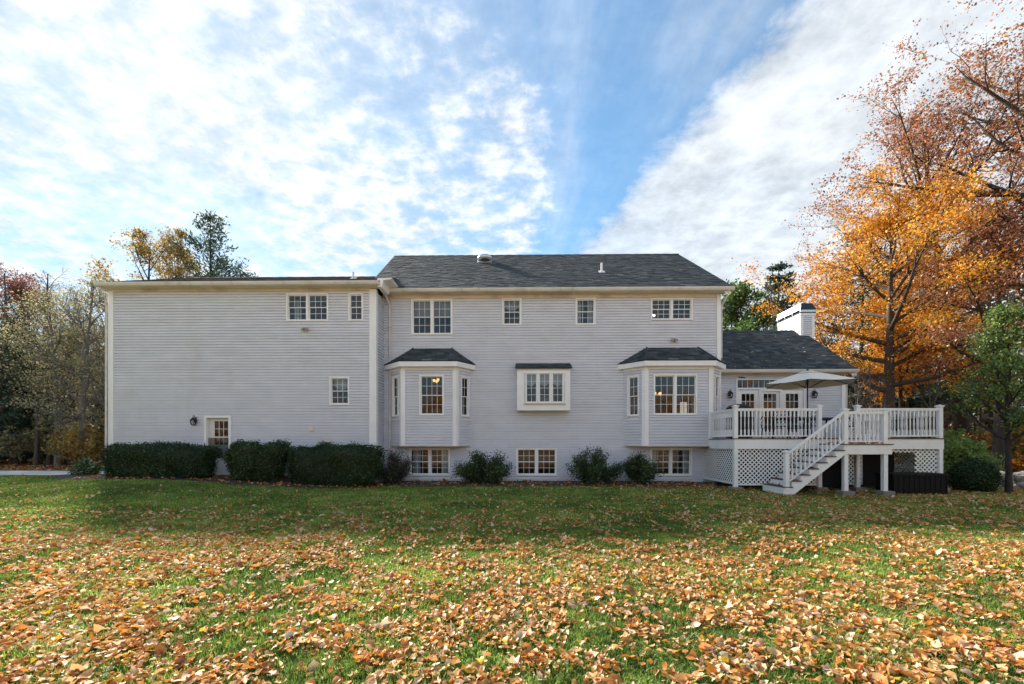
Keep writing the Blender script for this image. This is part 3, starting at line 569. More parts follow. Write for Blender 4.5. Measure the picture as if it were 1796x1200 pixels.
# --- french doors and transom of the right wing
fd = empty('french_doors', (10.4, 17.8, 1.66), parent=house); x0, x1, z0, z1 = FD; t = .06; tz = 3.76
part('door_frame', 'trim', fd, (x0, x0+t, -.06, .1, z0, z1), (x1-t, x1, -.06, .1, z0, z1), (x0+t, x1-t, -.06, .1, z1-t, z1), (x0+t, x1-t, -.06, .1, tz-.07, tz), T=RW)
part('transom_pane', 'glass', fd, (x0+t, x1-t, .03, .034, tz, z1-t), T=RW)
g = MB(RW)
for c in range(1, 12): xc = x0+t+(x1-x0-2*t)*c/12; g.box(xc-.009, xc+.009, .018, .028, tz, z1-t)
g.build('transom_muntins', 'trim', fd)
dw = (x1-x0-2*t)/3
for k in range(3):
    a = x0+t+k*dw+.004; b_ = a+dw-.008; st = .19; top = tz-.075; d = MB(RW); gz0_, gz1_ = z0+.28, top-.17
    d.box(a, a+st, .0, .045, z0+.02, top); d.box(b_-st, b_, .0, .045, z0+.02, top); d.box(a+st, b_-st, .0, .045, gz1_, top); d.box(a+st, b_-st, .0, .045, z0+.02, gz0_)
    if k == 1: d.box(a-.02, a+.07, -.06, -.002, z0+.02, top); d.box(b_-.07, b_+.02, -.06, -.002, z0+.02, top); d.box(a+.07, b_-.07, -.06, -.002, top-.07, top)
    dd = d.build('door_leaf', 'trim', fd); MB(RW).box(a+st, b_-st, .02, .024, gz0_, gz1_).build('door_pane', 'glass', fd)
    g = MB(RW)
    for c in (1, 2): xc = a+st+(b_-a-2*st)*c/3; g.box(xc-.01, xc+.01, .008, .016, gz0_, gz1_)
    for r in range(1, 5): zc = gz0_+(gz1_-gz0_)*r/5; g.box(a+st, b_-st, .006, .018, zc-.01, zc+.01)
    g.build('muntin_grille', 'trim', fd)
MB(RW).tube([(x0+.36, -.05, 4.16), (x0+.30, -.09, 4.18), (x0+.1, -.10, 4.19)], .02, 6).build('door_closer', 'black_metal', fd)
part('outdoor_speaker', 'black_metal', house, (13.02, 13.2, 17.52, 17.74, 3.98, 4.24), label='black speaker under the eave of the right wing')

# ------------------------------------------------------------------ lamps on and in the house
def lantern(x, y, z, label):
    """a carriage lantern hanging from a hook on a back plate; (x, y) on the wall, z its foot"""
    o = empty('wall_lantern', (x, y, z), label, 'lantern', 'black carriage lanterns on the house walls'); yc = y-.15
    MB().lathe((x, y-.035, z+.12), [(.02, -.02), (.055, 0), (.055, .16), (.02, .19)], 10).build('back_plate', 'black_metal', o, True)
    MB().tube([(x, y-.03, z+.22), (x, y-.06, z+.30), (x, y-.11, z+.37), (x, yc, z+.375), (x, yc-.02, z+.33), (x, yc, z+.29)], .011, 6).build('hook', 'black_metal', o, True)
    MB().lathe((x, yc, z+.20), [(.10, 0), (.105, .015), (.075, .05), (.05, .07), (.02, .10)], 12).build('cap', 'black_metal', o, True)
    MB().lathe((x, yc, z+.02), [(.045, 0), (.07, .03), (.092, .10), (.09, .18)], 12).build('glass_globe', 'lantern_glass', o, True)
    c = MB()
    for k in range(6):
        a = k*math.pi/3; c.tube([(x+math.cos(a)*r, yc+math.sin(a)*r, z+.02+h) for r, h in ((.05, 0), (.076, .03), (.098, .10), (.096, .18))], .006, 4)
    c.lathe((x, yc, z), [(.012, 0), (.05, .012), (.05, .024)], 10); c.build('cage', 'black_metal', o); return o
lantern(-11.77, 15.4, 2.10, 'black wall lantern left of the storm door on the left wing'); lantern(8.70, 17.8, 3.31, 'black wall lantern between the wider bay and the french doors'); lantern(12.12, 17.8, 3.31, 'black wall lantern behind the umbrella, beside the wing corner')
def flood(x, y, z, label):
    o = empty('floodlight', (x, y, z), label, 'floodlight', 'floodlights on the upper wall')
    MB().box(x-.05, x+.05, y-.05, y-.02, z, z+.1).build('bracket', 'flood_housing', o)
    for s in (-1, 1):
        MB(Matrix.Translation((x+s*.055, y-.10, z+.03)) @ Matrix.Rotation(s*R(18), 4, 'Z') @ Matrix.Rotation(R(28), 4, 'X')).prism([(-.05, -.045), (.05, -.045), (.05, .045), (-.05, .045)], -.06, .06).box(-.043, .043, -.066, -.06, -.038, .038).build('lamp_head', 'flood_housing', o)
flood(-7.73, 15.4, 5.56, 'small double floodlight under the paired windows of the left wing'); flood(5.88, 16.3, 5.34, 'small double floodlight above the roof of the wider bay')
def chandelier(x, y, z, label, n=6, r=.26):
    o = empty('chandelier', (x, y, z), label, 'chandelier', 'lit chandeliers seen through the bay windows')
    MB().tube([(x, y, z+.1), (x, y, 4.38)], .012, 6).build('stem', 'black_metal', o)
    for k in range(n):
        a = k*2*math.pi/n+.3; px, py = x+math.cos(a)*r, y+math.sin(a)*r
        MB().tube([(x, y, z+.12), (x+math.cos(a)*r*.5, y+math.sin(a)*r*.5, z-.02), (px, py, z+.03)], .009, 5).build('arm', 'black_metal', o)
        MB().lathe((px, py, z+.03), [(.025, 0), (.05, .05), (.055, .09), (.04, .11)], 8).build('lamp_shade', 'bulb_warm', o, True)
chandelier(-3.10, 16.9, 3.86, 'lit chandelier behind the pane of the smaller bay'); chandelier(5.35, 16.9, 3.32, 'lit chandelier behind the pane of the wider bay', 6, .24)
vl = empty('vanity_light', (-7.6, 15.75, 5.98), 'row of lit white bell shades behind the paired upper wing windows', 'light')
part('rail', 'galvanised', vl, (-8.2, -7.0, 15.78, 15.80, 6.05, 6.08))
for x in (-8.15, -7.98, -7.36, -7.20, -7.04): MB().lathe((x, 15.74, 5.94), [(.055, 0), (.05, .03), (.03, .08), (.012, .10)], 10).build('lamp_shade', 'bulb_white', vl, True)
gl = empty('globe_light', (5.2, 16.7, 6.4), 'lit white globe light behind the upper window over the wider bay', 'light')
MB().lathe((5.16, 16.7, 6.42), [(.02, 0), (.055, .03), (.06, .07), (.03, .11)], 10).build('globe', 'bulb_white', gl, True); MB().lathe((5.27, 16.7, 6.40), [(.02, 0), (.04, .02), (.045, .05), (.02, .08)], 10).build('globe', 'bulb_white', gl, True)
MB().tube([(5.2, 16.75, 6.48), (5.2, 16.8, 6.9), (5.2, 16.8, 7.0)], .01, 5).build('stem', 'black_metal', gl)
part('interior_wall', 'wall_inside', house, (6.4, 7.45, 18.7, 18.78, 1.43, 4.39)); fw = part('far_window', 'lit_window', house, (7.03, 7.31, 18.66, 18.695, 2.78, 3.26)); part('far_window_grille', 'trim', fw, (7.16, 7.18, 18.64, 18.659, 2.78, 3.26), (7.03, 7.31, 18.635, 18.6585, 3.01, 3.03))
# curtains and things on sills
def valance(x0, x1, y, zt, drop, name, label, scal=2):
    o = MB(); n = 28; V = []; 
    for i in range(n+1):
        t = i/n; x = x0+(x1-x0)*t; d = drop*(.65+.35*abs(math.sin(t*math.pi*scal))); yy = y+.03*math.sin(t*40)
        V += [(x, yy, zt), (x, yy+.02*math.cos(t*31), zt-d*.5), (x, yy, zt-d)]
    o.add(V, [(i*3+j, i*3+j+1, (i+1)*3+j+1, (i+1)*3+j) for i in range(n) for j in (0, 1)]); return o.build(name, 'curtain', None, True, label=label, cat='curtain')
valance(.2, 1.72, 15.97, 4.12, .52, 'swag_curtain', 'pale swag curtain across the top of the kitchen box window', 3)
valance(-6.82, -6.17, 15.62, 3.86, .42, 'swag_curtain', 'pale swag curtain in the lone lower window of the left wing', 1)
valance(-.6, .08, 16.55, 6.97, .35, 'swag_curtain', 'pale curtain in the upper window above the kitchen box window', 1)

def drapes(x0, x1, y, z0, z1, w, label):
    o = MB()
    for a, b in ((x0, x0+w), (x1-w, x1)):
        n = 10; V = [(a+(b-a)*i/n, y+.02*(i % 2), z) for i in range(n+1) for z in (z0, z1)]; o.add(V, [(2*i, 2*i+2, 2*i+3, 2*i+1) for i in range(n)])
    o.build('drapes', 'curtain', None, label=label, cat='curtain')
drapes(2.24, 2.84, 16.47, 6.02, 6.94, .16, 'pale drapes in the upper window right of the kitchen box window')
drapes(-8.36, -6.98, 15.9, 5.95, 6.87, .12, 'pale drapes at the sides of the paired upper wing windows')
drapes(5.08, 6.52, 16.5, .3, 1.24, .22, 'pale drapes in the basement window under the wider bay')
drapes(-4.1, -2.7, 16.5, .3, 1.24, .30, 'pale drapes in the basement window under the smaller bay')
# ------------------------------------------------------------------ the deck
deck = empty('deck', (10.2, 15.8, 0), 'white railed raised deck with lattice skirt and stairs', 'deck')
DZ = 1.63; DX0, DX1, DY = 6.93, 13.56, 13.82; LZ = 1.45; SY = 12.72; LX0, LX1 = 9.60, 10.98
# floor boards run left to right
nb = 28
for i in range(nb):
    ya = DY-.03+i*.142; xa = DX0-.03 if ya < 15.5 else 7.68
    if ya+.136 > 17.74: break
    part('deck_board', 'deck_board', deck, (xa, DX1+.03, ya, ya+.136, DZ-.028, DZ))
for i in range(8): part('deck_board', 'deck_board', deck, (LX0-.03, LX1+.03, SY-.03+i*.139, SY-.03+i*.139+.133, LZ-.028, LZ))
def fas(*b): part('fascia_board', 'deck_white', deck, b)
fas(DX0, DX1, DY, DY+.03, DZ-.35, DZ-.03); fas(DX0, DX0+.03, DY+.03, 15.62, DZ-.35, DZ-.03); fas(DX1-.03, DX1, DY+.03, 17.7, DZ-.35, DZ-.03)
fas(LX0, LX1, SY, SY+.03, LZ-.31, LZ-.03); fas(LX1-.03, LX1, SY+.03, DY-.002, LZ-.31, LZ-.03); fas(LX0, LX0+.03, SY+.03, DY-.002, LZ-.31, LZ-.17)
part('joist', 'deck_white', deck, *[(DX0+.1, DX1-.1, y, y+.04, DZ-.22, DZ-.03) for y in (14.5, 15.2, 15.9, 16.6, 17.3)])
def post(x, y, z0, z1, cap=True, w=.058, foot=True, name='post'):
    p = part(name, 'deck_white', deck, (x-w, x+w, y-w, y+w, z0, z1))
    if cap:
        c = MB(); k = .088
        c.box(x-k, x+k, y-k, y+k, z1+.0, z1+.022); c.add([(x-k, y-k, z1+.022), (x+k, y-k, z1+.022), (x+k, y+k, z1+.022), (x-k, y+k, z1+.022), (x, y, z1+.06)], [(0, 1, 4), (1, 2, 4), (2, 3, 4), (3, 0, 4)])
        c.box(x-w-.012, x+w+.012, y-w-.012, y+w+.012, z1-.03, z1-.001); c.build('post_cap', 'deck_white', p)
    if foot:
        g = G(x, y); part('footing', 'footing', p, (x-.17, x+.17, y-.17, y+.17, g-.2, max(z0, g+.06)))
    return p
# turned baluster, shared by all the railings
def bal_mesh(h):
    m = MB(); w = .019; a = .24*h
    m.box(-w, w, -w, w, 0, a); m.box(-w, w, -w, w, h-a, h); m.lathe((0, 0, a), [(.017, 0), (.011, .02), (.013, .04), (.018, (h-2*a)*.5), (.013, h-2*a-.04), (.011, h-2*a-.02), (.017, h-2*a)], 8)
    return m.mesh('baluster', 'deck_white', center=(0, 0, 0))[0]
BAL = {}
def railing(p, q, z0, z1, name='railing', hr=.86, dz0=.09):
    """straight railing between two points at floor heights z0, z1"""
    p, q = Vector((*p, 0)), Vector((*q, 0)); L_ = (q-p).length; u = (q-p)/L_; n = Vector((-u.y, u.x, 0))
    o = empty(name, ((p+q)/2)+Vector((0, 0, (z0+z1)/2)), parent=deck)
    def bar(w, a, b, nm):
        A, B = p+Vector((0, 0, z0)), q+Vector((0, 0, z1)); V = []
        for P_ in (A, B):
            for s, h in ((-1, a), (1, a), (1, b), (-1, b)): V.append(P_+n*w*s+Vector((0, 0, h)))
        MB().add(V, [(3, 2, 1, 0), (4, 5, 6, 7), (0, 1, 5, 4), (1, 2, 6, 5), (2, 3, 7, 6), (3, 0, 4, 7)]).build(nm, 'deck_white', o)
    bar(.035, hr+.055, hr+.10, 'top_rail'); bar(.022, hr+.018, hr+.055, 'top_rail'); bar(.025, dz0-.035, dz0, 'bottom_rail')
    k = round(hr+.02-dz0, 2)
    if k not in BAL: BAL[k] = bal_mesh(k)
    m = max(1, int(round(L_/.122))-1)
    for i in range(m):
        t = (i+1)/(m+1); c = p.lerp(q, t)+Vector((0, 0, z0+(z1-z0)*t+dz0)); link('baluster', BAL[k], o, c)
    return o
PT = DZ+1.02
post(6.99, 13.88, .06, PT); post(9.66, 13.88, .06, PT); post(10.87, 13.88, .06, PT); post(13.48, 13.88, .06, PT); post(6.99, 15.58, DZ, DZ+.98, False, foot=False)
post(13.48, 17.66, .0, PT-.05); post(13.48, 15.8, .0, PT-.05)
railing((6.99, 13.94), (6.99, 15.52), DZ, DZ); railing((7.05, 13.88), (9.60, 13.88), DZ, DZ); railing((10.93, 13.88), (13.42, 13.88), DZ, DZ); railing((13.48, 13.94), (13.48, 15.74), DZ, DZ); railing((13.48, 15.86), (13.48, 17.6), DZ, DZ)
post(9.67, 12.80, .06, LZ+1.0); post(10.82, 12.80, .06, LZ+1.0)
railing((9.73, 12.80), (10.76, 12.80), LZ, LZ); railing((10.82, 12.86), (10.85, 13.82), LZ, LZ)
# stairs: seven treads falling to the left
NT = 7; run = .252; rise = LZ/(NT+1.0)
st = empty('stairs', (8.7, 13.3, 0), parent=deck)
for i in range(NT):
    zt = LZ-rise*(i+1); xr = LX0-run*i; part('tread', 'deck_board', st, (xr-run-.03, xr, SY-.03, DY-.02, zt-.028, zt)); 
    part('riser', 'deck_white', st, (xr-.02, xr-.002, SY+.002, DY-.022, zt, zt+rise-.029))
part('riser', 'deck_white', st, (LX0-run*NT-.02, LX0-run*NT-.002, SY+.002, DY-.022, -.04, rise-.029))
def stringer(ya, yb, nm):
    poly = [(LX0, LZ-.031)]
    for i in range(NT): zt = LZ-rise*(i+1)-.029; poly += [(LX0-run*i-.001, zt), (LX0-run*(i+1)-.001, zt)]
    xb = LX0-run*NT; poly += [(xb, -.05), (xb+.28, -.05), (LX0, LZ-.33)]
    MB().prism(poly, ya, yb).build(nm, 'deck_white', st)
stringer(SY-.002, SY+.04, 'stringer'); stringer(DY-.06, DY-.022, 'stringer')
xN = LX0-run*NT+.08; post(xN, SY+.03, .08, rise+1.02, foot=False, name='newel_post')
railing((xN+.06, SY+.05), (9.62, SY+.05), rise+.05, LZ+.02, 'stair_railing', .86, .10)
# lattice skirts
def lattice(T, w, z0, z1, hole=None, name='lattice_panel', frame=True):
    """two layers of diagonal slats clipped to the panel"""
    m = MB(T); sw = .018; pitch = .140; h = z1-z0
    for layer, sg in ((0, 1), (1, -1)):
        y0 = .006+layer*.007; c = -h
        while c < w+h:
            # the slat runs along x - c = sg * (z), clipped to 0..w and 0..h
            a, b = (c, 0), (c+h, h)
            t0, t1 = 0.0, 1.0
            xa, xb = (a[0], b[0]) if sg > 0 else (a[0]+h, b[0]-h)
            dxx = xb-xa
            lo, hi = sorted(((0-xa)/dxx, (w-xa)/dxx)); t0, t1 = max(0, lo), min(1, hi)
            segs = [(t0, t1)] if t1-t0 > .01 else []
            if hole:
                ns = []
                for s0, s1 in segs:
                    k = 60; ins = [not (hole[0] < xa+dxx*(s0+(s1-s0)*(j+.5)/k) < hole[1] and hole[2] < z0+h*(s0+(s1-s0)*(j+.5)/k) < hole[3]) for j in range(k)]; j = 0
                    while j < k:
                        if ins[j]:
                            e = j
                            while e < k and ins[e]: e += 1
                            ns.append((s0+(s1-s0)*j/k, s0+(s1-s0)*e/k)); j = e
                        else: j += 1
                segs = ns
            for s0, s1 in segs:
                x0_, x1_, za, zb = xa+dxx*s0, xa+dxx*s1, z0+h*s0, z0+h*s1; d = Vector((x1_-x0_, 0, zb-za))
                if d.length < .02: continue
                nv = Vector((-d.z, 0, d.x)).normalized()*sw; P0, P1 = Vector((x0_, y0, za)), Vector((x1_, y0, zb)); dy = Vector((0, .006, 0))
                V = [P0-nv, P1-nv, P1+nv, P0+nv, P0-nv+dy, P1-nv+dy, P1+nv+dy, P0+nv+dy]
                m.add(V, [(0, 1, 2, 3), (7, 6, 5, 4), (0, 4, 5, 1), (1, 5, 6, 2), (2, 6, 7, 3), (3, 7, 4, 0)])
            c += pitch
    o = m.build(name, 'deck_white', deck, kind='stuff')
    if frame:
        fr = MB(T); fr.box(-.01, w+.01, -.004, .024, z0-.03, z0+.012); fr.box(-.012, .02, -.002, .022, z0+.012, z1); fr.box(w-.02, w+.012, -.002, .022, z0+.012, z1); fr.build('lattice_frame', 'deck_white', o)
    return o
lattice(Tw(7.06, 13.89), 2.52, .14, 1.28); lattice(Tw(6.99, 16.24, R(-90)), 2.28, .16, 1.28)
lattice(Tw(10.98, 14.6), .62, .10, 1.28); lattice(Tw(11.66, 13.89), 1.75, .10, 1.28, hole=(-.1, 1.06, -1, 1.17), frame=False); lattice(Tw(13.5, 17.6, R(-90)), 3.6, .1, 1.28); lattice(Tw(9.75, 15.3), .5, .1, .9, frame=False)

for b in ((7.1, 13.35, 15.38, 15.39, -.05, 1.27), (7.10, 7.11, 14.0, 15.38, -.05, 1.27), (9.9, 11.5, 14.95, 14.96, -.05, 1.27)): part('added_dark_screen', 'black_cover', deck, b)  # added black screens stand in for deep shade behind the lattice
# ------------------------------------------------------------------ things on and under the deck
um = empty('patio_umbrella', (10.38, 15.5, DZ), 'open beige patio umbrella standing on the deck', 'umbrella')
MB().tube([(10.38, 15.5, DZ), (10.38, 15.5, 4.02)], .021, 10).build('pole', 'black_metal', um, True)
MB().lathe((10.38, 15.5, 4.03), [(.02, 0), (.045, .03), (.045, .07), (.015, .11)], 10).build('finial', 'black_metal', um, True)
MB().lathe((10.38, 15.5, DZ), [(.27, 0), (.27, .05), (.06, .09), (.04, .3), (.03, .3)], 16).build('umbrella_base', 'black_metal', um, True)
def canopy(r, zt, ze, n=6, rot=R(30), inner=.0, sag=.06):
    m = MB(); rings = 7; per = 4*n; V = []
    for i in range(rings+1):
        t = inner+(1-inner)*i/rings
        for a in range(per):
            ph = a*2*math.pi/per; k = (ph*n/(2*math.pi)) % 1; c = math.cos(math.pi/n)/math.cos((k-.5)*2*math.pi/n)
            rr = r*t*(c if True else 1); V.append((10.38+rr*math.cos(ph+rot), 15.5+rr*math.sin(ph+rot), zt+(ze-zt)*(t**1.12)-sag*t*math.sin(math.pi*k)*.6))
    m.add(V, [(i*per+a, (i+1)*per+a, (i+1)*per+(a+1) % per, i*per+(a+1) % per) for i in range(rings) for a in range(per)])
    return m
cn = canopy(1.48, 4.06, 3.60, 6, R(0), .05); me_o = cn.build('canopy', 'umbrella', um)
canopy(.36, 4.085, 3.99, 6, R(0), .06, .02).build('canopy_vent', 'umbrella', um)
for k in range(6):
    a = k*math.pi/3; MB().tube([(10.38+.05*math.cos(a), 15.5+.05*math.sin(a), 4.0), (10.38+1.45*math.cos(a), 15.5+1.45*math.sin(a), 3.585)], .010, 5).build('rib', 'black_metal', um)
    MB().tube([(10.38+.04*math.cos(a), 15.5+.04*math.sin(a), 3.45), (10.38+.75*math.cos(a), 15.5+.75*math.sin(a), 3.80)], .009, 5).build('strut', 'black_metal', um)
tb = empty('patio_table', (10.38, 15.5, DZ), 'dark metal patio table under the beige umbrella', 'table')
part('tabletop', 'deck_board', tb, (9.30, 10.33, 14.98, 16.02, DZ+.70, DZ+.725), (10.43, 11.46, 14.98, 16.02, DZ+.70, DZ+.725), (10.33, 10.43, 14.98, 15.45, DZ+.70, DZ+.725), (10.33, 10.43, 15.55, 16.02, DZ+.70, DZ+.725))
part('table_rim', 'black_metal', tb, (9.27, 9.30, 14.95, 16.05, DZ+.68, DZ+.735), (11.46, 11.49, 14.95, 16.05, DZ+.68, DZ+.735), (9.3, 11.46, 14.95, 14.98, DZ+.68, DZ+.735), (9.3, 11.46, 16.02, 16.05, DZ+.68, DZ+.735))
for x, y in ((9.4, 15.07), (11.36, 15.07), (9.4, 15.93), (11.36, 15.93)): MB().tube([(x, y, DZ+.70), (x*.98+10.38*.02, y, DZ+.45), (x, y, DZ)], [.03, .02, .028], 8).build('leg', 'black_metal', tb, True)
def chair_proto():
    o = empty('patio_chair', (0, 0, 0)); w = .25
    s = MB(); s.box(-w, w, -.24, .24, .40, .43); s.build('seat', 'black_metal', o)
    for x, y in ((-w, -.22), (w, -.22), (-w, .22), (w, .22)): MB().tube([(x*.95, y*.95, .41), (x*1.02, y*1.05, .2), (x*1.05, y*1.15, .0)], .016, 6).build('leg', 'black_metal', o, True)
    b = MB(); arch = [(-w, .24, .43), (-w*1.06, .29, .62), (-w*.98, .33, .78), (-w*.6, .36, .88), (0, .37, .92), (w*.6, .36, .88), (w*.98, .33, .78), (w*1.06, .29, .62), (w, .24, .43)]; b.tube(arch, .018, 6); b.build('back_frame', 'black_metal', o, True)
    g = MB()
    for k in range(-4, 5):
        c = k*.105
        for sg in (1, -1):
            P = [(c+sg*(t-.5)*.36, .25+.11*t, .45+.43*t) for t in np.linspace(0, 1, 6)]; P = [p for p in P if abs(p[0]) < w*.98 and p[2] < .92-.42*(abs(p[0])/w)**3*.4]
            if len(P) > 1: g.tube(P, .009, 4)
    g.build('back_lattice', 'black_metal', o)
    for s_ in (-1, 1): MB().tube([(s_*w*1.03, .28, .64), (s_*w*1.15, .1, .66), (s_*w*1.15, -.15, .65), (s_*w*1.05, -.22, .60), (s_*w, -.21, .42)], .015, 6).build('armrest', 'black_metal', o, True)
    return o
def copy_tree(o):
    c = o.copy(); C.objects.link(c)
    for chd in list(o.children):
        d = chd.copy(); C.objects.link(d); d.parent = c
        for g in list(chd.children):
            e = g.copy(); C.objects.link(e); e.parent = d
    return c
pc = chair_proto(); first = True
for x, y, a, lb in ((8.98, 14.75, 150, 'black iron patio chair closest to the covered grill'), (9.72, 14.55, 180, 'black iron patio chair on the railing side of the table'), (11.42, 14.75, 215, 'black iron patio chair with arched lattice back at the head of the stairs'), (9.7, 16.5, 0, 'black iron patio chair in front of the french doors, nearer the grill'), (10.8, 16.5, 0, 'black iron patio chair in front of the french doors, behind the umbrella pole')):
    o = pc if first else copy_tree(pc); first = False
    o.location = (x, y, DZ+.001); o.rotation_euler = (0, 0, R(a)); tag(o, lb, 'chair', 'black iron patio chairs around the table')
gr = empty('covered_grill', (7.62, 14.9, DZ), 'barbecue grill under a black fabric cover in the deck corner', 'grill')
def cover():
    rows = [(0, .36, .30), (.25, .37, .31), (.60, .40, .33), (.80, .41, .33), (.95, .40, .31), (1.06, .36, .26), (1.14, .26, .17), (1.17, .10, .08)]; k = 28; V = []; rg = random.Random(4)
    for z, a, b in rows:
        for i in range(k):
            t = i*2*math.pi/k; e = .55; c, s = math.cos(t), math.sin(t); fold = 1+(.05*math.sin(t*9+z)*(1.1-z) if z < .9 else .0)+rg.uniform(-.012, .012)
            V.append((7.62+a*fold*math.copysign(abs(c)**e, c), 14.9+b*fold*math.copysign(abs(s)**e, s), DZ+.02+z))
    F = [(i*k+a, i*k+(a+1) % k, (i+1)*k+(a+1) % k, (i+1)*k+a) for i in range(len(rows)-1) for a in range(k)]+[tuple((len(rows)-1)*k+a for a in range(k))]
    return MB().add(V, F)
cover().build('fabric_cover', 'black_cover', gr, True)
for x in (7.34, 7.9): MB().tube([(x, 14.9, DZ+.05), (x+.04, 14.9, DZ+.05)], .05, 12).build('wheel', 'black_metal', gr)
bxo = empty('storage_box', (12.05, 13.3, -.08), 'large dark brown wicker storage box under the deck corner', 'box')
g0 = G(12, 13.2)
part('body', 'wicker', bxo, (11.24, 12.84, 12.98, 13.62, g0+.02, g0+.56)); part('lid', 'wicker', bxo, (11.215, 12.865, 12.955, 13.645, g0+.565, g0+.635))
for k in range(11): part('rib', 'wicker', bxo, (11.245+k*.1555, 11.245+k*.1555+.03, 12.965, 12.979, g0+.03, g0+.555))
part('handle', 'black_metal', bxo, (11.95, 12.13, 12.935, 12.954, g0+.585, g0+.615))
for x in (11.28, 12.76): part('foot', 'black_metal', bxo, (x, x+.06, 13.0, 13.06, g0-.03, g0+.02))

# ------------------------------------------------------------------ foliage tools
def leaf_quads(P, size, rng, up=.3, aspect=.62, nrm=None, droop=0.0):
    """rhombic leaves at points P: returns V (4n,3), F (n,4)"""
    n = len(P); N = rng.normal(size=(n, 3)); N[:, 2] += up*2
    if nrm is not None: N = N*.55+nrm
    N /= np.linalg.norm(N, axis=1, keepdims=True)+1e-9; A = rng.normal(size=(n, 3)); A[:, 2] -= droop; A -= N*(A*N).sum(1, keepdims=True); A /= np.linalg.norm(A, axis=1, keepdims=True)+1e-9; B = np.cross(N, A)
    s = (size*rng.uniform(.6, 1.35, n))[:, None]; V = np.stack([P-A*s*.5, P+B*s*aspect*.5+N*s*.08, P+A*s*.5, P-B*s*aspect*.5+N*s*.08], 1).reshape(-1, 3)
    return V, np.arange(4*n).reshape(-1, 4)
def tubes_mesh(name, paths, m):
    V, F = [], []; k0 = 0
    for pts, rad, k in paths:
        pts = np.asarray(pts); n = len(pts); d = np.gradient(pts, axis=0); d /= np.linalg.norm(d, axis=1, keepdims=True)+1e-9
        ref = np.where(np.abs(d[:, 2:3]) < .9, np.array([[0, 0, 1.]]), np.array([[1., 0, 0]])); u = np.cross(d, ref); u /= np.linalg.norm(u, axis=1, keepdims=True)+1e-9; w = np.cross(d, u)
        a = np.arange(k)*2*np.pi/k; ring = pts[:, None]+(u[:, None]*np.cos(a)[None, :, None]+w[:, None]*np.sin(a)[None, :, None])*np.asarray(rad)[:, None, None]
        V.append(ring.reshape(-1, 3)); i = np.arange(n-1)[:, None]*k; j = np.arange(k)[None]; q = np.stack([i+j, i+(j+1) % k, i+k+(j+1) % k, i+k+j], -1).reshape(-1, 4)+k0; F.append(q); k0 += n*k
    return np_mesh(name, np.concatenate(V), np.concatenate(F), m, smooth=True)
def path(p, d, L_, n, rng, wob, up):
    P = [np.array(p, float)]; d = np.array(d, float); d /= np.linalg.norm(d)
    for i in range(n):
        d = d+rng.normal(size=3)*wob+np.array([0, 0, up]); d /= np.linalg.norm(d); P.append(P[-1]+d*L_/n)
    return np.array(P), d
def tone_of(P, rng, s, mu=.5, sd_=.22, clump=.25):
    c = vnoise(P[:, 0]+P[:, 2]*.7, P[:, 1]-P[:, 2]*.6, s)-.5
    return np.clip(mu+rng.normal(size=len(P))*sd_+c*2*clump, 0, 1)
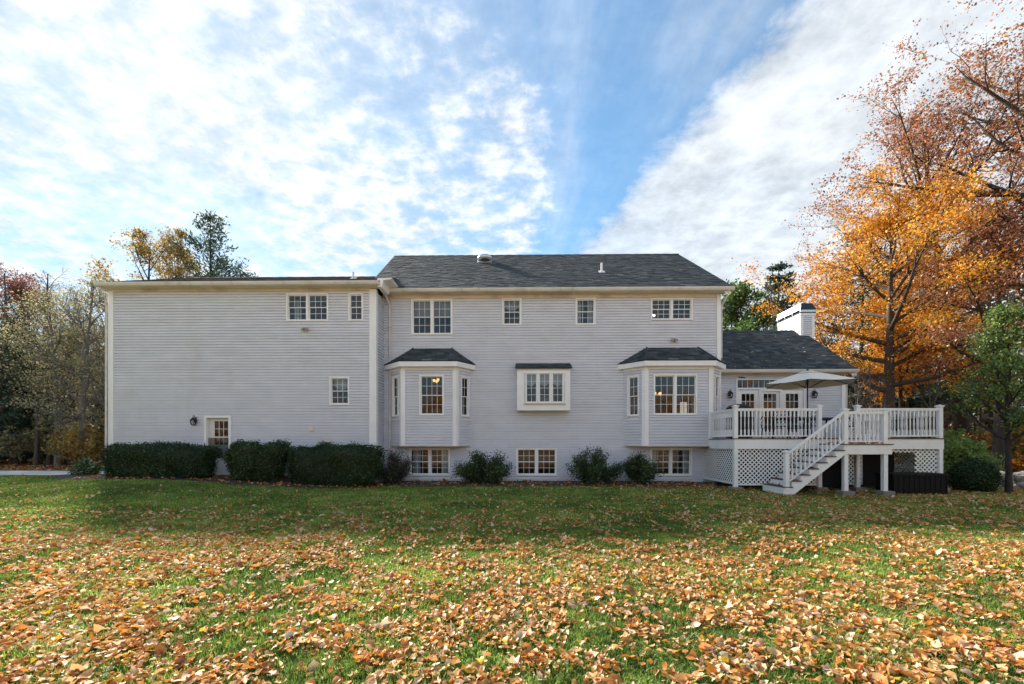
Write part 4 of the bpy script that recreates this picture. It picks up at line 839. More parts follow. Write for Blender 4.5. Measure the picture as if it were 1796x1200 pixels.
def grow(seed, H, tr, cb, spread, n1=22, n2=7, n3=5, leaves=20000, leaf=.14, jit=.35, prof=None, lean=(0, 0), bend=.012, el=(5, 60), bark='bark', lmat='leaf_orange', tmu=.5, up1=.05, multi=1, bias=(0, 0), aspect=.62, clump=.22):
    """returns (trunk mesh, crown mesh or None): tapered trunk, limbs, boughs, twigs, then leaves spread about the twigs"""
    rng = np.random.default_rng(seed); paths = []; anch = []; wgt = []
    prof = prof or (lambda t: math.sin(math.pi*min(1, .18+.82*t))**.7*(1-.25*t)+.08)
    for mstem in range(multi):
        off = np.array([0., 0, 0]) if multi == 1 else np.array([rng.normal()*.15, rng.normal()*.15, 0]); ln = np.array([lean[0], lean[1], 1.0])+(rng.normal(size=3)*np.array([.16, .16, 0]) if multi > 1 else 0)
        T, _ = path(off, ln, H*(1 if mstem == 0 else rng.uniform(.7, .95)), 14, rng, bend, .004); T[0, 2] -= .25
        tt = np.linspace(0, 1, 15); rad = tr*((1-tt)**.85)*(1 if multi == 1 else .75)+.012; rad[0] *= 1.35; rad[1] *= 1.05; paths.append((T, rad, 9))
        for i in range(n1):
            t = (i+rng.uniform(.1, .9))/n1; h = cb+(1-cb)*t*.985; f = h*14; i0 = min(13, int(f)); p = T[i0]+(T[i0+1]-T[i0])*(f-i0); r0 = float(np.interp(h, tt, rad))
            az = i*2.4+rng.normal()*.5; e = R(el[0]+(el[1]-el[0])*t+rng.normal()*9); L1 = spread*prof(t)*rng.uniform(.75, 1.15)
            L1 *= 1+bias[0]*math.cos(az)+bias[1]*math.sin(az)
            P1, d1 = path(p, (math.cos(az)*math.cos(e), math.sin(az)*math.cos(e), math.sin(e)), L1, 7, rng, .10, up1); rr = min(r0*.62, .035+.022*L1); ra = rr*(1-np.linspace(0, 1, 8))**.8+.008; paths.append((P1, ra, 6))
            for j in range(n2):
                s = rng.uniform(.22, 1.0) if j else 1.0; f2 = s*7*.999; k = int(f2); q = P1[k]+(P1[min(k+1, 7)]-P1[k])*(f2-k); dd = P1[min(k+1, 7)]-P1[k]; dd /= np.linalg.norm(dd)+1e-9
                d2 = dd*.8+rng.normal(size=3)*np.array([.75, .75, .45]); L2 = L1*rng.uniform(.22, .48)*(1.1-.45*s)+.2
                P2, _ = path(q, d2, L2, 4, rng, .16, .04); ra2 = np.linspace(max(.008, float(np.interp(s, np.linspace(0, 1, 8), ra))*.6), .005, 5); paths.append((P2, ra2, 4)); anch += [P2[2], P2[3], P2[4]]; wgt += [L2]*3
                for k3 in range(n3):
                    s3 = rng.uniform(.3, 1); q3 = P2[0]+(P2[4]-P2[0])*s3; P3, _ = path(q3, (P2[4]-P2[0])/(L2+1e-6)+rng.normal(size=3)*.8, L2*rng.uniform(.3, .55), 2, rng, .2, .02); paths.append((P3, [.006, .005, .0035], 3)); anch += [P3[1], P3[2]]; wgt += [L2*.8]*2
    tm = tubes_mesh('trunk', paths, bark)
    if not leaves: return tm, None
    A = np.array(anch); wg = np.array(wgt)**1.3; P = A[rng.choice(len(A), leaves, p=wg/wg.sum())]+rng.normal(size=(leaves, 3))*jit*np.array([1, 1, .45]); P = P[P[:, 2] > .05]
    V, F = leaf_quads(P, leaf, rng, .35, aspect); return tm, np_mesh('crown', V, F, lmat, tone_of(P, rng, .9, tmu, .25, clump))
def grow_pine(seed, H, tr, spread, cb=.15, whorls=20, per=5, tufts=9000, needle=.30, lmat='needle', power=.85, gap=0.0, bark='bark_dark'):
    rng = np.random.default_rng(seed); T, _ = path((0, 0, 0), (0, 0, 1), H, 14, rng, .006, .01); T[0, 2] -= .3; tt = np.linspace(0, 1, 15); paths = [(T, tr*(1-tt)**.9+.012, 8)]; A, D, wt = [], [], []
    for w in range(whorls):
        t = (w+rng.uniform(0, .6))/whorls; h = cb+(1-cb)*t*.99; f = h*14; i0 = min(13, int(f)); p = T[i0]+(T[i0+1]-T[i0])*(f-i0); L0 = spread*((1-t)**power*.92+.06); a0 = rng.uniform(0, 6.28)
        for k in range(per):
            if rng.random() < gap: continue
            az = a0+k*2*math.pi/per+rng.normal()*.25; e = R(-4+30*t+rng.normal()*5); L1 = L0*rng.uniform(.65, 1.2); P1, _ = path(p, (math.cos(az)*math.cos(e), math.sin(az)*math.cos(e), math.sin(e)), L1, 6, rng, .05, .045); paths.append((P1, np.linspace(.012+.010*L1, .006, 7), 4))
            for j in range(7):
                s = rng.uniform(.3, 1); f2 = s*5.99; q = P1[int(f2)]; d = rng.normal(size=3)*np.array([1, 1, .25])+(P1[6]-P1[0])/L1; P2, _ = path(q, d, L1*.28*rng.uniform(.5, 1.2)+.1, 2, rng, .1, .05); paths.append((P2, [.008, .006, .004], 3)); A += [P2[1], P2[2]]; D += [d/np.linalg.norm(d)]*2; wt += [L1]*2
            A += [P1[5], P1[6]]; D += [(P1[6]-P1[4])/(np.linalg.norm(P1[6]-P1[4])+1e-6)]*2; wt += [L1]*2
    A, D = np.array(A), np.array(D); wt = np.array(wt)+.25; ix = rng.choice(len(A), tufts, p=wt/wt.sum()); P = A[ix]+rng.normal(size=(tufts, 3))*np.array([.16, .16, .07])*(H/16+.3); N = rng.normal(size=(tufts, 3))
    Dn = D[ix]+rng.normal(size=(tufts, 3))*.75+np.array([0, 0, .25]); Dn /= np.linalg.norm(Dn, axis=1, keepdims=True); B = np.cross(Dn, N); B /= np.linalg.norm(B, axis=1, keepdims=True)+1e-9
    s = (needle*rng.uniform(.6, 1.3, tufts))[:, None]; V = np.stack([P-Dn*s*.4, P+B*s*.17, P+Dn*s*.6, P-B*s*.17], 1).reshape(-1, 3)
    return tubes_mesh('trunk', paths, bark), np_mesh('crown', V, np.arange(4*tufts).reshape(-1, 4), lmat, tone_of(P, rng, .8, .45, .22, .3))
def place(name, meshes, x, y, label, cat='tree', group=None, rot=0.0, sc=1.0, z=None, parts=('trunk', 'crown')):
    o = empty(name, (x, y, G(x, y) if z is None else z), label, cat, group)
    for nm, me in zip(parts, meshes):
        if me is None: continue
        c = bpy.data.objects.new(nm, me); C.objects.link(c); c.parent = o
    o.rotation_euler = (0, 0, rot); o.scale = (sc, sc, sc) if not isinstance(sc, tuple) else sc
    return o

# ------------------------------------------------------------------ hedges and shrubs by the house
def hedge(name, x0, x1, y0, y1, z0, z1, seed, n, label, leaf=.055, lmat='leaf_hedge', rough=.10, slope=0.0, twig=.10, e=5.0, taper=.05):
    """clipped hedge: leaves scattered over a lumpy rounded box and into it, over a dark mass of inner foliage"""
    rng = np.random.default_rng(seed); cx, cy, cz = (x0+x1)/2, (y0+y1)/2, (z0+z1)/2; hx, hy, hz = (x1-x0)/2, (y1-y0)/2, (z1-z0)/2
    def surf(d, shrink=1.0):
        r = (np.abs(d[:, 0]/hx)**e+np.abs(d[:, 1]/hy)**e+np.abs(d[:, 2]/hz)**e)**(-1/e); P = d*r[:, None]*shrink
        b = rough*(vnoise(P[:, 0]*1.0+P[:, 2]*.8+seed, P[:, 1]+P[:, 2]*1.3, 2.1)-.45)+rough*.5*(vnoise(P[:, 0]+seed, P[:, 2]+P[:, 1], 6)-.5); P = P+d/np.linalg.norm(d, axis=1, keepdims=True)*b[:, None]*1.6; P[:, :2] *= (1-taper*(1-np.clip(P[:, 2:3]/hz, -1, 1)))[:, :]; return P
    d = rng.normal(size=(n, 3))*np.array([hx, hy, hz]); d = d[d[:, 1] < hy*.45]; P = surf(d); dn = d/np.linalg.norm(d, axis=1, keepdims=True); P += dn*(rng.normal(size=len(P))*.03-.02)[:, None]
    k = int(len(P)*twig); P[:k] += dn[:k]*np.abs(rng.normal(size=k))[:, None]*.05+np.array([0, 0, .03]); P += np.array([cx, cy, cz]); P[:, 2] += -slope*(P[:, 0]-cx); P = P[P[:, 2] > z0-.1]
    V, F = leaf_quads(P, leaf, rng, .2, .5, dn[:len(P)]*.6 if len(P) == len(dn) else None); o = empty(name, (cx, cy, z0), label, 'hedge')
    L0 = np.array([cx, cy, z0]); c = link('foliage', np_mesh('foliage', V-L0, F, lmat, tone_of(P, rng, 1.4, .45, .30, .25)), o, (cx, cy, z0)); c['kind'] = 'stuff'
    # inner mass
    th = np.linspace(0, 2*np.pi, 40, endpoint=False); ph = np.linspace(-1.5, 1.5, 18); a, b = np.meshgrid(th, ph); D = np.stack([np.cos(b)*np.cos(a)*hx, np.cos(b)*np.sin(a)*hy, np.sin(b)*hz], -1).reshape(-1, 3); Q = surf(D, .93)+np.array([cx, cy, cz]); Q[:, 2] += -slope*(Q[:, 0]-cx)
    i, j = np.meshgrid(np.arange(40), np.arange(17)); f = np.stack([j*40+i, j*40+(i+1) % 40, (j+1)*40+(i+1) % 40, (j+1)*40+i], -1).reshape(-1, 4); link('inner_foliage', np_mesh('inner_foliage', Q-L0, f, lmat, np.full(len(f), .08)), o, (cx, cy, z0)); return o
hedge('clipped_hedge', -13.95, -10.28, 13.75, 14.95, .16, 1.42, 3, 30000, 'dark clipped hedge at the outer corner of the left wing', rough=.16)
hedge('clipped_hedge', -9.85, -7.78, 13.8, 14.95, .05, 1.46, 4, 17000, 'looser leafy hedge just right of the storm door', .075, 'leaf_shrub', .24, .02, .22, 3.2, .16)
hedge('clipped_hedge', -7.66, -4.66, 13.75, 14.95, -.02, 1.37, 5, 27000, 'dark clipped hedge ending at the inner corner of the left wing', rough=.15)
def shrub(name, x, y, w, h, seed, n, label, lmat='leaf_shrub', leaf=.06, stems=16, cat='shrub', depth=None, open_=.5, z=None, spike=.25):
    """loose shrub: stems fanning from the ground carrying leaves"""
    rng = np.random.default_rng(seed); paths = []; A = []; dp = depth or w*.8
    for i in range(stems):
        az = rng.uniform(0, 6.28); rr = math.sqrt(rng.random()); ex, ey = math.cos(az)*rr*w/2, math.sin(az)*rr*dp/2; ez = h*(1-.55*rr**2)*rng.uniform(.75, 1.1); ps = np.linspace(0, 1, 6)[:, None]; q = np.array([ex*.15, ey*.15, -.05])+(np.array([ex, ey, ez])-np.array([ex*.15, ey*.15, 0]))*ps; q[:, :2] += rng.normal(size=(6, 2))*.02*w; paths.append((q, np.linspace(.014, .004, 6), 4))
        for j in range(9):
            s = rng.uniform(.25, 1); b = q[0]+(q[5]-q[0])*s; d = rng.normal(size=3)*.6+np.array([ex/w, ey/w, .7]); P2, _ = path(b, d, h*rng.uniform(.12, .30), 3, rng, .2, .05); paths.append((P2, np.linspace(.006, .003, 4), 3)); A += list(P2[1:])
    A = np.array(A); P = A[rng.integers(0, len(A), n)]+rng.normal(size=(n, 3))*.05*(1+open_); P = P[P[:, 2] > .02]; V, F = leaf_quads(P, leaf, rng, .3, .55)
    return place(name, (tubes_mesh('stems', paths, 'bark_dark'), np_mesh('foliage', V, F, lmat, tone_of(P, rng, 2.5, .45, .24, .3))), x, y, label, cat, None, 0, 1, z, ('stems', 'foliage'))
shrub('twiggy_shrub', -4.46, 15.2, 1.25, 1.25, 21, 7000, 'grey-brown twiggy shrub in the inner corner under the smaller bay', 'leaf_greyshrub', .055, 22)
shrub('evergreen_shrub', -1.22, 15.25, 2.0, 1.10, 22, 11000, 'spreading dark shrub between the first two basement windows', leaf=.07, stems=26)
shrub('evergreen_shrub', 2.66, 15.2, 1.9, 1.28, 23, 11000, 'ragged dark shrub midway between the box window and the wider bay', leaf=.065, stems=24)
shrub('evergreen_shrub', 4.28, 15.2, 1.2, 1.20, 24, 7500, 'narrow dark shrub at the left foot of the wider bay', leaf=.06, stems=16)
shrub('flowering_shrub', -15.6, 15.1, .95, .50, 25, 3500, 'low pale green and white shrub at the end of the driveway', 'leaf_variegated', .08, 14)
hedge('round_bush', 14.05, 15.14, 13.4, 14.5, -.14, .90, 9, 14000, 'dark round clipped bush beside the storage box', .06, 'leaf_hedge', .10, 0, .15, 2.3, .06)
shrub('feathery_shrub', 16.2, 16.2, 2.3, 2.0, 26, 16000, 'pale green feathery shrub behind the round bush', 'leaf_palegreen', .10, 30)
# flowers in the kitchen window
rng = np.random.default_rng(8); P = rng.normal(size=(260, 3))*np.array([.10, .05, .08])+np.array([0, 0, .22]); V, F = leaf_quads(P, .06, rng, .2, .8)
fl = empty('potted_flowers', (.98, 16.08, 2.73), 'potted white flowers on the sill of the kitchen box window', 'flowers'); c = link('blooms', np_mesh('blooms', V, F, 'flower_white', rng.random(260)), fl, (.98, 16.08, 2.85)); MB().lathe((.98, 16.08, 2.73), [(.05, 0), (.075, .12), (.08, .24), (.06, .24)], 12).build('pot', 'vent_plastic', fl, True)

# ------------------------------------------------------------------ trees right of the house
place('orange_maple', grow(101, 13.6, .35, .32, 5.8, 30, 9, 6, 38000, .125, .26, bark='bark', lmat='leaf_orange', el=(8, 60), tmu=.5, bias=(-.20, 0)), 20.4, 24.0, 'large bright orange maple behind the chimney')
place('rust_oak', grow(102, 21.5, .42, .44, 8.6, 34, 10, 6, 30000, .135, .20, bark='bark_dark', lmat='leaf_rust', el=(12, 66), lean=(-.12, 0), tmu=.5), 28.0, 27.0, 'tall rust-brown oak rising behind the orange maple')
place('rust_oak', grow(103, 26.0, .50, .34, 9.6, 38, 10, 6, 34000, .135, .20, bark='bark_dark', lmat='leaf_rust', el=(5, 66), tmu=.55, bias=(-.15, 0)), 27.6, 21.5, 'tallest rust-red oak leaning in from the right edge')
place('copper_beech', grow(104, 11.2, .26, .34, 4.6, 24, 9, 6, 19000, .105, .20, bark='bark_dark', lmat='leaf_pinkrust', el=(8, 55), tmu=.5, bias=(.15, 0)), 21.7, 19.6, 'pinkish copper-brown tree between the deck and the green sapling')
place('green_sapling', grow(105, 5.6, .07, .26, 1.75, 24, 8, 5, 8000, .085, .15, bark='bark_dark', lmat='leaf_green', el=(30, 66), tmu=.5, prof=lambda t: (1-t)**.75*.9+.12), 15.35, 13.6, 'young green leafy tree at the right edge of the lawn')
place('green_tree', grow(106, 12.0, .22, .25, 3.6, 22, 8, 5, 16000, .19, .26, bark='bark_dark', lmat='leaf_green', el=(30, 70), tmu=.35), 15.2, 30, 'green tree peeking over the right wing beside the main gable')
bare = grow(107, 13, .16, .2, 4.0, 24, 8, 5, 0, bark='bark_grey', el=(35, 72)); bare2 = grow(108, 10, .10, .25, 2.6, 18, 7, 4, 0, bark='bark_grey', el=(40, 75))
place('bare_tree', bare, 18.0, 32, 'leafless grey tree between the main gable and the chimney', group='leafless trees')
pineA = grow_pine(111, 20.0, .26, 6.2, .20, 24, 5, 11500, .32, gap=.10); pineB = grow_pine(112, 16.5, .24, 4.2, .16, 20, 5, 11000, .40); pineC = grow_pine(113, 7.5, .10, 2.2, .04, 18, 6, 8000, .26)
place('pine_tree', pineB, 21.2, 35, 'dark pine with its tip left of the orange maple crown')
for i, (x, y, s, r_) in enumerate(((27.0, 34, .95, 1), (30.5, 36, 1.05, 2.2), (34.5, 38, 1.0, .4), (25.5, 40, .9, 3), (39, 36, 1.05, 4))):
    place('pine_tree', (pineA, pineB)[i % 2], x, y, 'dark pine in the woods behind the deck, '+('first', 'third', 'fourth', 'second', 'last')[i]+' to the right of the maple trunk', group='pines behind the deck', rot=r_, sc=s)
stem = grow(114, 11, .13, .45, 2.6, 18, 7, 4, 6000, .16, .3, bark='bark_dark', lmat='leaf_orange', el=(25, 65))
for x, y, s, r_, w_ in ((22.6, 25.5, 1.0, .5, 'next to the maple trunk'), (24.2, 27, .9, 2.0, 'second from the maple trunk'), (26.5, 25, .8, 4, 'farthest from the maple trunk')): place('slender_tree', stem, x, y, 'slender dark tree with few orange leaves, '+w_, group='slender trees behind the deck', rot=r_, sc=s)
for x, y, s, r_, w_ in ((17.6, 22.5, .55, .5, 'nearest the corner of the right wing'), (19.2, 23.5, .6, 1.4, 'just left of the maple trunk'), (21.6, 22.6, .6, 2.0, 'just right of the maple trunk')): place('bare_sapling', bare2, x, y, 'leafless grey sapling '+w_, group='leafless saplings by the maple', rot=r_, sc=s)
# understorey shrubs: one mesh per colour, copied
def bush_mesh(seed, w, h, n, lmat, leaf, stems=16):
    o = shrub('understorey_shrub', 0, 0, w, h, seed, n, 'x', lmat, leaf, stems); ms = tuple(c.data for c in o.children)
    for c in list(o.children): bpy.data.objects.remove(c)
    bpy.data.objects.remove(o); return ms
bO, bR, bG, bY = bush_mesh(201, 3.6, 2.9, 7000, 'leaf_brownyellow', .14), bush_mesh(202, 2.0, 3.2, 4000, 'leaf_red', .13, 12), bush_mesh(203, 3.6, 2.6, 7000, 'leaf_olive', .14), bush_mesh(204, 4.0, 3.2, 8000, 'leaf_orange', .14)
UND = [(bO, 17.0, 21.5, 1.0), (bY, 19.2, 26, .9), (bO, 21.0, 25, 1.0), (bG, 23, 22.5, 1.1), (bR, 22.4, 23.4, 1.15), (bO, 24.2, 22, 1.1), (bY, 26.5, 24, 1.0), (bG, 27.5, 20.5, 1.2), (bO, 25.3, 19.5, 1.0), (bY, 29.5, 23, 1.2), (bO, 31, 21, 1.2), (bG, 33, 24, 1.3), (bY, 23.5, 18.6, .8), (bO, 18.4, 24.5, 1.1)]
nmz = {id(bO): ('brown-yellow', 'a'), id(bR): ('red', 'b'), id(bG): ('olive', 'c'), id(bY): ('orange', 'd')}
for i, (ms, x, y, s) in enumerate(UND):
    cn_ = nmz[id(ms)][0]; place('understorey_shrub', ms, x, y, cn_+' understorey shrub at the wood edge behind the deck', 'shrub', cn_+' shrubs behind the deck', i*1.3, s, parts=('stems', 'foliage'))
# dry stone wall
sw_ = empty('stone_wall', (20.5, 17.6, -.4), 'low dry stone wall behind the round bush', 'wall')
rg = random.Random(12); SM = []
for k in range(7):
    V = []; m = MB(); rx, ry, rz = rg.uniform(.16, .26), rg.uniform(.15, .22), rg.uniform(.085, .13)
    for t in range(-2, 3):
        ph = t*.62
        for a in range(8):
            th = a*math.pi/4; c, s = math.cos(th), math.sin(th); e = .6; j = rg.uniform(.86, 1.12); V.append((rx*math.copysign(abs(c)**e, c)*math.cos(ph)**.5*j, ry*math.copysign(abs(s)**e, s)*math.cos(ph)**.5*j, rz*math.sin(ph)*1.05))
    m.add(V, [(i*8+a, i*8+(a+1) % 8, (i+1)*8+(a+1) % 8, (i+1)*8+a) for i in range(4) for a in range(8)]+[tuple(range(7, -1, -1)), tuple(32+a for a in range(8))]); SM.append(m.mesh('stone', 'stone', center=(0, 0, 0))[0])
for row in range(4):
    x = 14.6+rg.uniform(0, .3)
    while x < 25.5:
        y = 17.3+.06*(x-15)+rg.uniform(-.14, .14); s = rg.uniform(.8, 1.25); o = link('stone', SM[rg.randrange(7)], sw_, (x, y, G(x, y)+.08+row*.185+rg.uniform(-.03, .03))); o.rotation_euler = (rg.uniform(-.15, .15), rg.uniform(-.2, .2), rg.uniform(0, 6.28)); o.scale = (s, s, s*rg.uniform(.8, 1.15)); x += rg.uniform(.30, .52)*s**.5
# ------------------------------------------------------------------ trees left of and behind the house
tO = grow(121, 9.0, .13, .22, 2.7, 18, 8, 5, 5200, .10, .24, bark='bark_grey', lmat='leaf_olive', el=(20, 65), tmu=.5, clump=.3); tO2 = grow(122, 8.4, .11, .30, 2.6, 16, 8, 5, 4600, .10, .26, bark='bark', lmat='leaf_olive', el=(20, 65), lean=(.10, 0), tmu=.62, multi=2, clump=.3)
tB = grow(123, 15.5, .20, .45, 4.0, 16, 7, 5, 6000, .16, .24, bark='bark_dark', lmat='leaf_brownyellow', el=(35, 62)); tR = grow(124, 11.5, .16, .3, 3.6, 20, 8, 5, 8000, .15, .28, bark='bark_dark', lmat='leaf_red', el=(20, 65), tmu=.5)
place('brown_oak', tB, -26.6, 30.0, 'yellow-brown tree showing above the left wing roof, left of the pine', sc=1.03)
place('brown_oak', tB, -26.4, 33.0, 'narrow yellow-brown tree touching the pine above the left wing roof', rot=2.2, sc=(.62, .62, 1.12))
place('pine_tree', pineA, -24.6, 34.0, 'dark pine rising above the left wing roof')
place('pine_tree', pineB, -22.5, 37, 'second pine tip just right of the tall pine over the left wing', sc=.93)
LEFT = [('olive_tree', tO, -23.6, 21.5, .95, .3, 'thin olive-leaved tree by the driveway'), ('olive_tree', tO2, -25.0, 22.0, 1.0, 1.2, 'thin olive-leaved tree by the driveway'), ('olive_tree', tO, -21.4, 20.6, 1.0, 2.9, 'thin olive-leaved tree by the driveway'), ('olive_tree', tO, -20.6, 21.2, .86, 4.1, 'thin olive-leaved tree by the driveway'), ('olive_tree', tO2, -27.8, 23, .95, 3.0, 'thin olive-leaved tree by the driveway'), ('olive_tree', tO2, -22.3, 25, .95, 5, 'thin olive-leaved tree by the driveway'),
        ('red_maple', tR, -37.5, 32, 1.12, .4, 'dull red tree in the woods left of the house'), ('red_maple', tR, -31, 33, .98, 2.4, 'dull red tree in the woods left of the house'), ('red_maple', tR, -26.8, 29, .78, 4.4, 'dull red tree in the woods left of the house'), ('red_maple', tR, -42, 36, 1.2, 1.4, 'dull red tree in the woods left of the house'),
        ('bare_tree', bare, -34.0, 30, 1.0, .2, 'leafless tree in the woods left of the house'), ('bare_tree', bare, -29.0, 27, .85, 1.9, 'leafless tree in the woods left of the house'), ('bare_tree', bare, -39, 31, 1.12, 2.8, 'leafless tree in the woods left of the house'), ('bare_tree', bare2, -23.2, 24, 1.0, 3.3, 'leafless tree in the woods left of the house'),
        ('young_pine', pineC, -27.6, 23.4, 1.0, .0, 'dark young pine at the left edge of the woods'), ('young_pine', pineC, -29.6, 24.6, 1.15, 1.0, 'dark young pine at the left edge of the woods'), ('young_pine', pineC, -24.4, 25.0, .75, 2.0, 'dark young pine at the left edge of the woods'), ('young_pine', pineC, -33, 26, 1.1, 3.0, 'dark young pine at the left edge of the woods')]
ORD = ('nearest to', 'second nearest to', 'third from', 'fourth from', 'fifth from', 'farthest from')
rank = {}
for nm in {q[0] for q in LEFT}:
    same = sorted([q for q in LEFT if q[0] == nm], key=lambda q: -(q[2]/q[3]))
    for k, q in enumerate(same): rank[id(q)] = ORD[5] if k == len(same)-1 else ORD[k]
for q in LEFT:
    nm, ms, x, y, s, r_, lb = q; place(nm, ms, x, y, lb.replace(' in the woods left of the house', '').replace(' at the left edge of the woods', '').replace(' by the driveway', '')+' left of the house, '+rank[id(q)]+' the wing corner', group=nm.replace('_', ' ')+'s left of the house', rot=r_, sc=s)
place('golden_shrub', bO, -20.6, 20.2, 'bright golden shrub low behind the left wing corner', 'shrub', sc=.8, parts=('stems', 'foliage'))
for i, (ms, x, y, s) in enumerate(((bG, -22.6, 21.8, .9), (bG, -25.6, 22.6, 1.0), (bO, -28, 25, 1.1), (bG, -31, 25, 1.2), (bO, -21.5, 24.5, .9), (bG, -34, 27, 1.3))):
    cn_ = nmz[id(ms)][0]; place('understorey_shrub', ms, x, y, cn_+' understorey shrub in the woods left of the house', 'shrub', cn_+' shrubs left of the house', i*1.7, s, parts=('stems', 'foliage'))
# the far wood closes the view on both sides as one mass
def far_wood():
    rng = np.random.default_rng(31); n = 52000; th = rng.uniform(-1.25, 1.25, n); rr = rng.uniform(46, 85, n); x, y = np.sin(th)*rr, np.cos(th)*rr; top = 4.0+5.5*vnoise(x, y, .11)+3*vnoise(x, y, .5)
    z = top*rng.random(n)**.8; P = np.stack([x, y, gz(x, y)+z], 1); V, F = leaf_quads(P, .75, rng, .1, .6); o = link('far_woods', np_mesh('far_woods', V, F, 'far_leaf', tone_of(P, rng, .12, .45, .2, .45)), label='far autumn woods closing the view beyond the house', kind='stuff')
    paths = []
    for i in range(240):
        t = rng.uniform(-1.2, 1.2); r_ = rng.uniform(40, 80); bx_, by_ = math.sin(t)*r_, math.cos(t)*r_; h = rng.uniform(6, 13); P_, _ = path((bx_, by_, G(bx_, by_)-.2), (rng.normal()*.05, 0, 1), h, 4, rng, .03, 0); paths.append((P_, np.linspace(.16, .03, 5), 5))
    c = bpy.data.objects.new('far_trunks', tubes_mesh('far_trunks', paths, 'bark')); C.objects.link(c); c.parent = o; c['kind'] = 'stuff'
far_wood()
def rear_wood():
    rng = np.random.default_rng(41); n = 26000; th = rng.uniform(1.5, 4.78, n); rr = rng.uniform(36, 48, n); x, y = np.sin(th)*rr, np.cos(th)*rr; z = (5.0+5*vnoise(x, y, .16)+2.5*vnoise(x, y, .6))*rng.random(n)**.85
    P = np.stack([x, y, gz(x, y)+z], 1); V, F = leaf_quads(P, .65, rng, .1, .6); link('rear_woods', np_mesh('rear_woods', V, F, 'leaf_orange', tone_of(P, rng, .2, .45, .25, .4)), label='autumn woods beyond the near end of the lawn', kind='stuff')
rear_wood()

# ------------------------------------------------------------------ grass and fallen leaves
def in_lawn(x, y):
    """true on the open lawn: not in beds, under the deck or in the house"""
    front = np.where(x < -4.6, 13.45, np.where(x < 6.7, 14.55, 13.9)); front = np.where((x > 7.6) & (x < 11.2), 12.95, front); front = np.where((x > 13.7), 16.5, front); front = np.where(x < -14.5, 15.0, front)
    return y < front
def scatter(rng, ylo, yhi, dens, tan=1.32, pad=1.2):
    w = lambda y: tan*y+pad
    n = int(dens*(yhi-ylo)*2*(w(ylo)+w(yhi))/2); y = rng.uniform(ylo, yhi, int(n*1.3)); keep = rng.random(len(y)) < w(y)/w(yhi); y = y[keep]; x = rng.uniform(-1, 1, len(y))*w(y); return x, y
def build_grass():
    rng = np.random.default_rng(5); Vs, Fs, Ts = [], [], []; k0 = 0
    for ylo, yhi, dens, h, wd in ((1.9, 4.5, 6200, .052, .0042), (4.5, 7.5, 3000, .050, .0060), (7.5, 11, 1300, .046, .0085), (11, 17, 650, .042, .012)):
        x, y = scatter(rng, ylo, yhi, dens); k = in_lawn(x, y); x, y = x[k], y[k]
        cl = vnoise(x, y, 5.2)*.6+vnoise(x+9, y, 12.5)*.4; kk = rng.random(len(x)) < .35+.95*cl; x, y, cl = x[kk], y[kk], cl[kk]; n = len(x)
        H = h*(.45+1.1*cl)*rng.uniform(.6, 1.3, n); az = rng.uniform(0, 6.283, n); ln = rng.uniform(.15, .85, n); W = wd*rng.uniform(.6, 1.3, n); z = gz(x, y)
        B = np.stack([x, y, z-.004], 1); d = np.stack([np.cos(az), np.sin(az), np.zeros(n)], 1); s = np.stack([-np.sin(az), np.cos(az), np.zeros(n)], 1)*W[:, None]; up = np.array([0, 0, 1.])
        M = B+d*(H*ln*.35)[:, None]+up*(H*.6)[:, None]; Tp = B+d*(H*ln*1.0)[:, None]+up*(H*(1.0-.25*ln))[:, None]
        V = np.stack([B-s, B+s, M+s*.75, M-s*.75, Tp], 1).reshape(-1, 3); i = np.arange(n)[:, None]*5+k0
        Fs.append(np.concatenate([i+np.array([[0, 1, 2]]), i+np.array([[0, 2, 3]]), i+np.array([[3, 2, 4]])])); Vs.append(V); k0 += 5*n
        t = np.clip(.45+rng.normal(size=n)*.2+(vnoise(x, y, .8)-.5)*.6+(vnoise(x, y, 3.1)-.5)*.55, 0, 1); Ts.append(np.tile(t, 3))
    me = np_mesh('grass', np.concatenate(Vs), np.concatenate(Fs), 'grass', np.concatenate(Ts)); return link('grass', me, label='short green tufted grass of the lawn', kind='stuff')
build_grass()
LT = np.array([[0, -.5, 0], [-.20, -.26, 0], [-.29, .0, 0], [-.18, .28, 0], [0, .52, 0], [.18, .28, 0], [.29, .0, 0], [.20, -.26, 0], [0, -.22, 0], [0, .02, 0], [0, .28, 0]])
LF = np.array([[0, 8, 1], [1, 8, 9], [1, 9, 2], [2, 9, 10], [2, 10, 3], [3, 10, 4], [0, 7, 8], [7, 9, 8], [7, 6, 9], [6, 10, 9], [6, 5, 10], [5, 4, 10]])
def leaf_shape(rng, n):
    """n curled leaves: verts (n,11,3) lying about the origin"""
    T = np.repeat(LT[None], n, 0); fold = rng.normal(.35, .45, n)[:, None]; curl = rng.normal(.25, .65, n)[:, None]; tw = rng.normal(0, .55, n)[:, None]
    T[:, :, 0] *= rng.uniform(.65, 1.7, n)[:, None]; lob = (rng.random(n) < .35)[:, None]; k = np.array([0, .55, -.25, .5, 0, .5, -.25, .55, 0, 0, 0])[None]; T[:, :, 0] *= 1+np.where(lob, k, 0)*rng.uniform(.4, 1.2, n)[:, None]
    T[:, :, 2] = fold*np.abs(T[:, :, 0])+curl*(T[:, :, 1]**2)*.8+tw*T[:, :, 0]*T[:, :, 1]*1.6; T += rng.normal(size=T.shape)*.04; return T
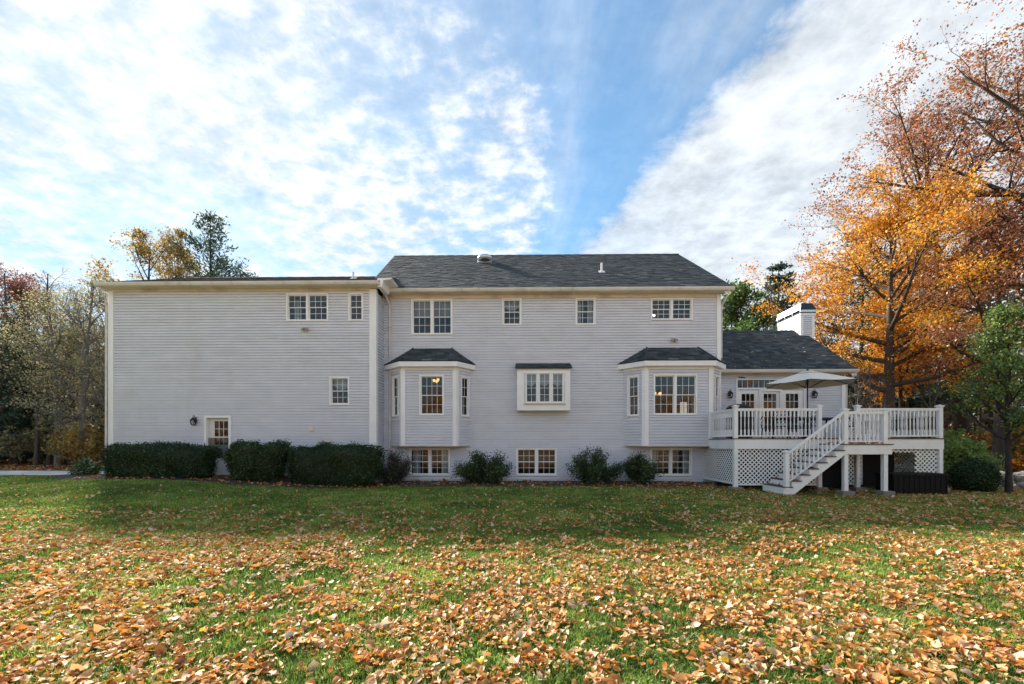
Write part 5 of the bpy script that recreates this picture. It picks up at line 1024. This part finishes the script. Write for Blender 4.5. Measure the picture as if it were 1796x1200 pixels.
def rots(rng, n, tilt):
    az = rng.uniform(0, 6.283, n); a, b = rng.normal(0, tilt, n), rng.normal(0, tilt, n); ca, sa, cb_, sb = np.cos(a), np.sin(a), np.cos(b), np.sin(b); cz_, sz = np.cos(az), np.sin(az); o, z = np.ones(n), np.zeros(n)
    Rx = np.stack([o, z, z, z, ca, -sa, z, sa, ca], 1).reshape(-1, 3, 3); Ry = np.stack([cb_, z, sb, z, o, z, -sb, z, cb_], 1).reshape(-1, 3, 3); Rz = np.stack([cz_, -sz, z, sz, cz_, z, z, z, o], 1).reshape(-1, 3, 3); return Rx @ Ry @ Rz
def build_litter():
    rng = np.random.default_rng(9); X, Y = [], []
    for ylo, yhi, dens in ((1.9, 4.2, 1050), (4.2, 6.5, 680), (6.5, 9, 340), (9, 12, 220), (12, 17, 150)):
        x, y = scatter(rng, ylo, yhi, dens); X.append(x); Y.append(y)
    x, y = np.concatenate(X), np.concatenate(Y); k = in_lawn(x, y-.5); x, y = x[k], y[k]
    want = .80*sstep(12.0, 3.0, y)+.13+.30*sstep(6.5, 3.5, y); want = want+.45*sstep(1, 7, x)*sstep(6, 11, y); want = want*(1-.45*sstep(-3, -10, x)*sstep(8, 12, y)); pile = np.exp(-((y-13.0)/.7)**2)*sstep(7, 8.5, x); want += pile*.8
    cl = .14+1.75*sstep(.28, .78, vnoise(x, y, .9)*.28+vnoise(x+31, y, 4.6)*.72); k = rng.random(len(x)) < want*cl*1.0; x, y = x[k], y[k]; n = len(x)
    size = np.clip(np.exp(rng.normal(np.log(.046), .34, n)), .02, .10); T = leaf_shape(rng, n)*size[:, None, None]; Rm = rots(rng, n, .42); T = np.einsum('nij,nkj->nki', Rm, T); zl = gz(x, y)+rng.uniform(.022, .050, n)
    tone = np.clip(rng.choice([.1, .28, .5, .68, .85, 1.0], n, p=[.07, .26, .23, .20, .19, .05])+rng.normal(size=n)*.06, 0, 1)
    # the 300 that show largest are single leaves, children of the lawn
    vis = (np.abs(x/y+.0157) < 1.16) & (1.46/y < .555); show = np.where(vis, size/y, 0); ix = np.argsort(-show)[:300]; rest = np.setdiff1d(np.arange(n), ix)
    C0 = np.stack([x, y, zl], 1)
    for i in ix:
        me = np_mesh('fallen_leaf', T[i], LF, 'litter', np.full(12, tone[i]), True); link('fallen_leaf', me, lawn, C0[i])
    V = (T[rest]+C0[rest][:, None]).reshape(-1, 3); F = (LF[None]+(np.arange(len(rest))*11)[:, None, None]).reshape(-1, 3)
    link('fallen_leaves', np_mesh('fallen_leaves', V, F, 'litter', np.repeat(tone[rest], 12), True), label='tan and orange fallen leaves scattered over the lawn', kind='stuff'); print('leaves', n)
    # litter caught on the mulch, under the deck edge, on the treads and along the woodland edge
    xs, ys = rng.uniform(-16, 13.5, 2600), rng.uniform(13.4, 16.2, 2600); k = ~in_lawn(xs, ys) & ~((xs > 7.8) & (ys > 13.9)) & ((xs > -5.2) | (ys < 15.3)); xs, ys = xs[k], ys[k]; zs = gz(xs, ys)+.05
    xw, yw = rng.uniform(13.5, 34, 7000), rng.uniform(13.5, 26, 7000); xv, yv = rng.uniform(-38, -15.5, 3500), rng.uniform(17.8, 26, 3500); tr_ = rng.uniform(0, 1, 160); xt = rng.uniform(LX0, LX1, 70); yt = rng.uniform(SY, DY, 70)
    xa, ya = np.concatenate([xs, xw, xv, xt]), np.concatenate([ys, yw, yv, yt]); za = np.concatenate([zs, gz(xw, yw)+.03, gz(xv, yv)+.03, np.full(70, LZ+.02)])
    it = rng.integers(0, NT, 46); xa, ya, za = np.concatenate([xa, LX0-run*(it+rng.uniform(.15, .9, 46))]), np.concatenate([ya, rng.uniform(SY+.1, DY-.1, 46)]), np.concatenate([za, LZ-rise*(it+1)+.02]); n = len(xa)
    T = np.einsum('nij,nkj->nki', rots(rng, n, .35), leaf_shape(rng, n)*rng.uniform(.06, .13, n)[:, None, None]); V = (T+np.stack([xa, ya, za], 1)[:, None]).reshape(-1, 3); F = (LF[None]+(np.arange(n)*11)[:, None, None]).reshape(-1, 3)
    link('leaf_litter', np_mesh('leaf_litter', V, F, 'litter', np.repeat(np.clip(rng.normal(.42, .22, n), 0, .95), 12), True), label='brown leaf litter on the mulch bed, landing and woodland edge', kind='stuff')
    # a few leaves lying on the roofs
    xr = rng.uniform(8, 13.3, 26); tr2 = rng.random(26)**1.8; yr_ = 17.42+tr2*3.2; zr_ = 4.47+(yr_-17.42)*.719+.03; T = leaf_shape(rng, 26)*.11; V = (T+np.stack([xr, yr_, zr_], 1)[:, None]).reshape(-1, 3); F = (LF[None]+(np.arange(26)*11)[:, None, None]).reshape(-1, 3)
    link('roof_leaves', np_mesh('roof_leaves', V, F, 'litter', np.repeat(np.full(26, .85), 12)), label='pale fallen leaves lying on the right wing roof', kind='stuff')
build_litter()
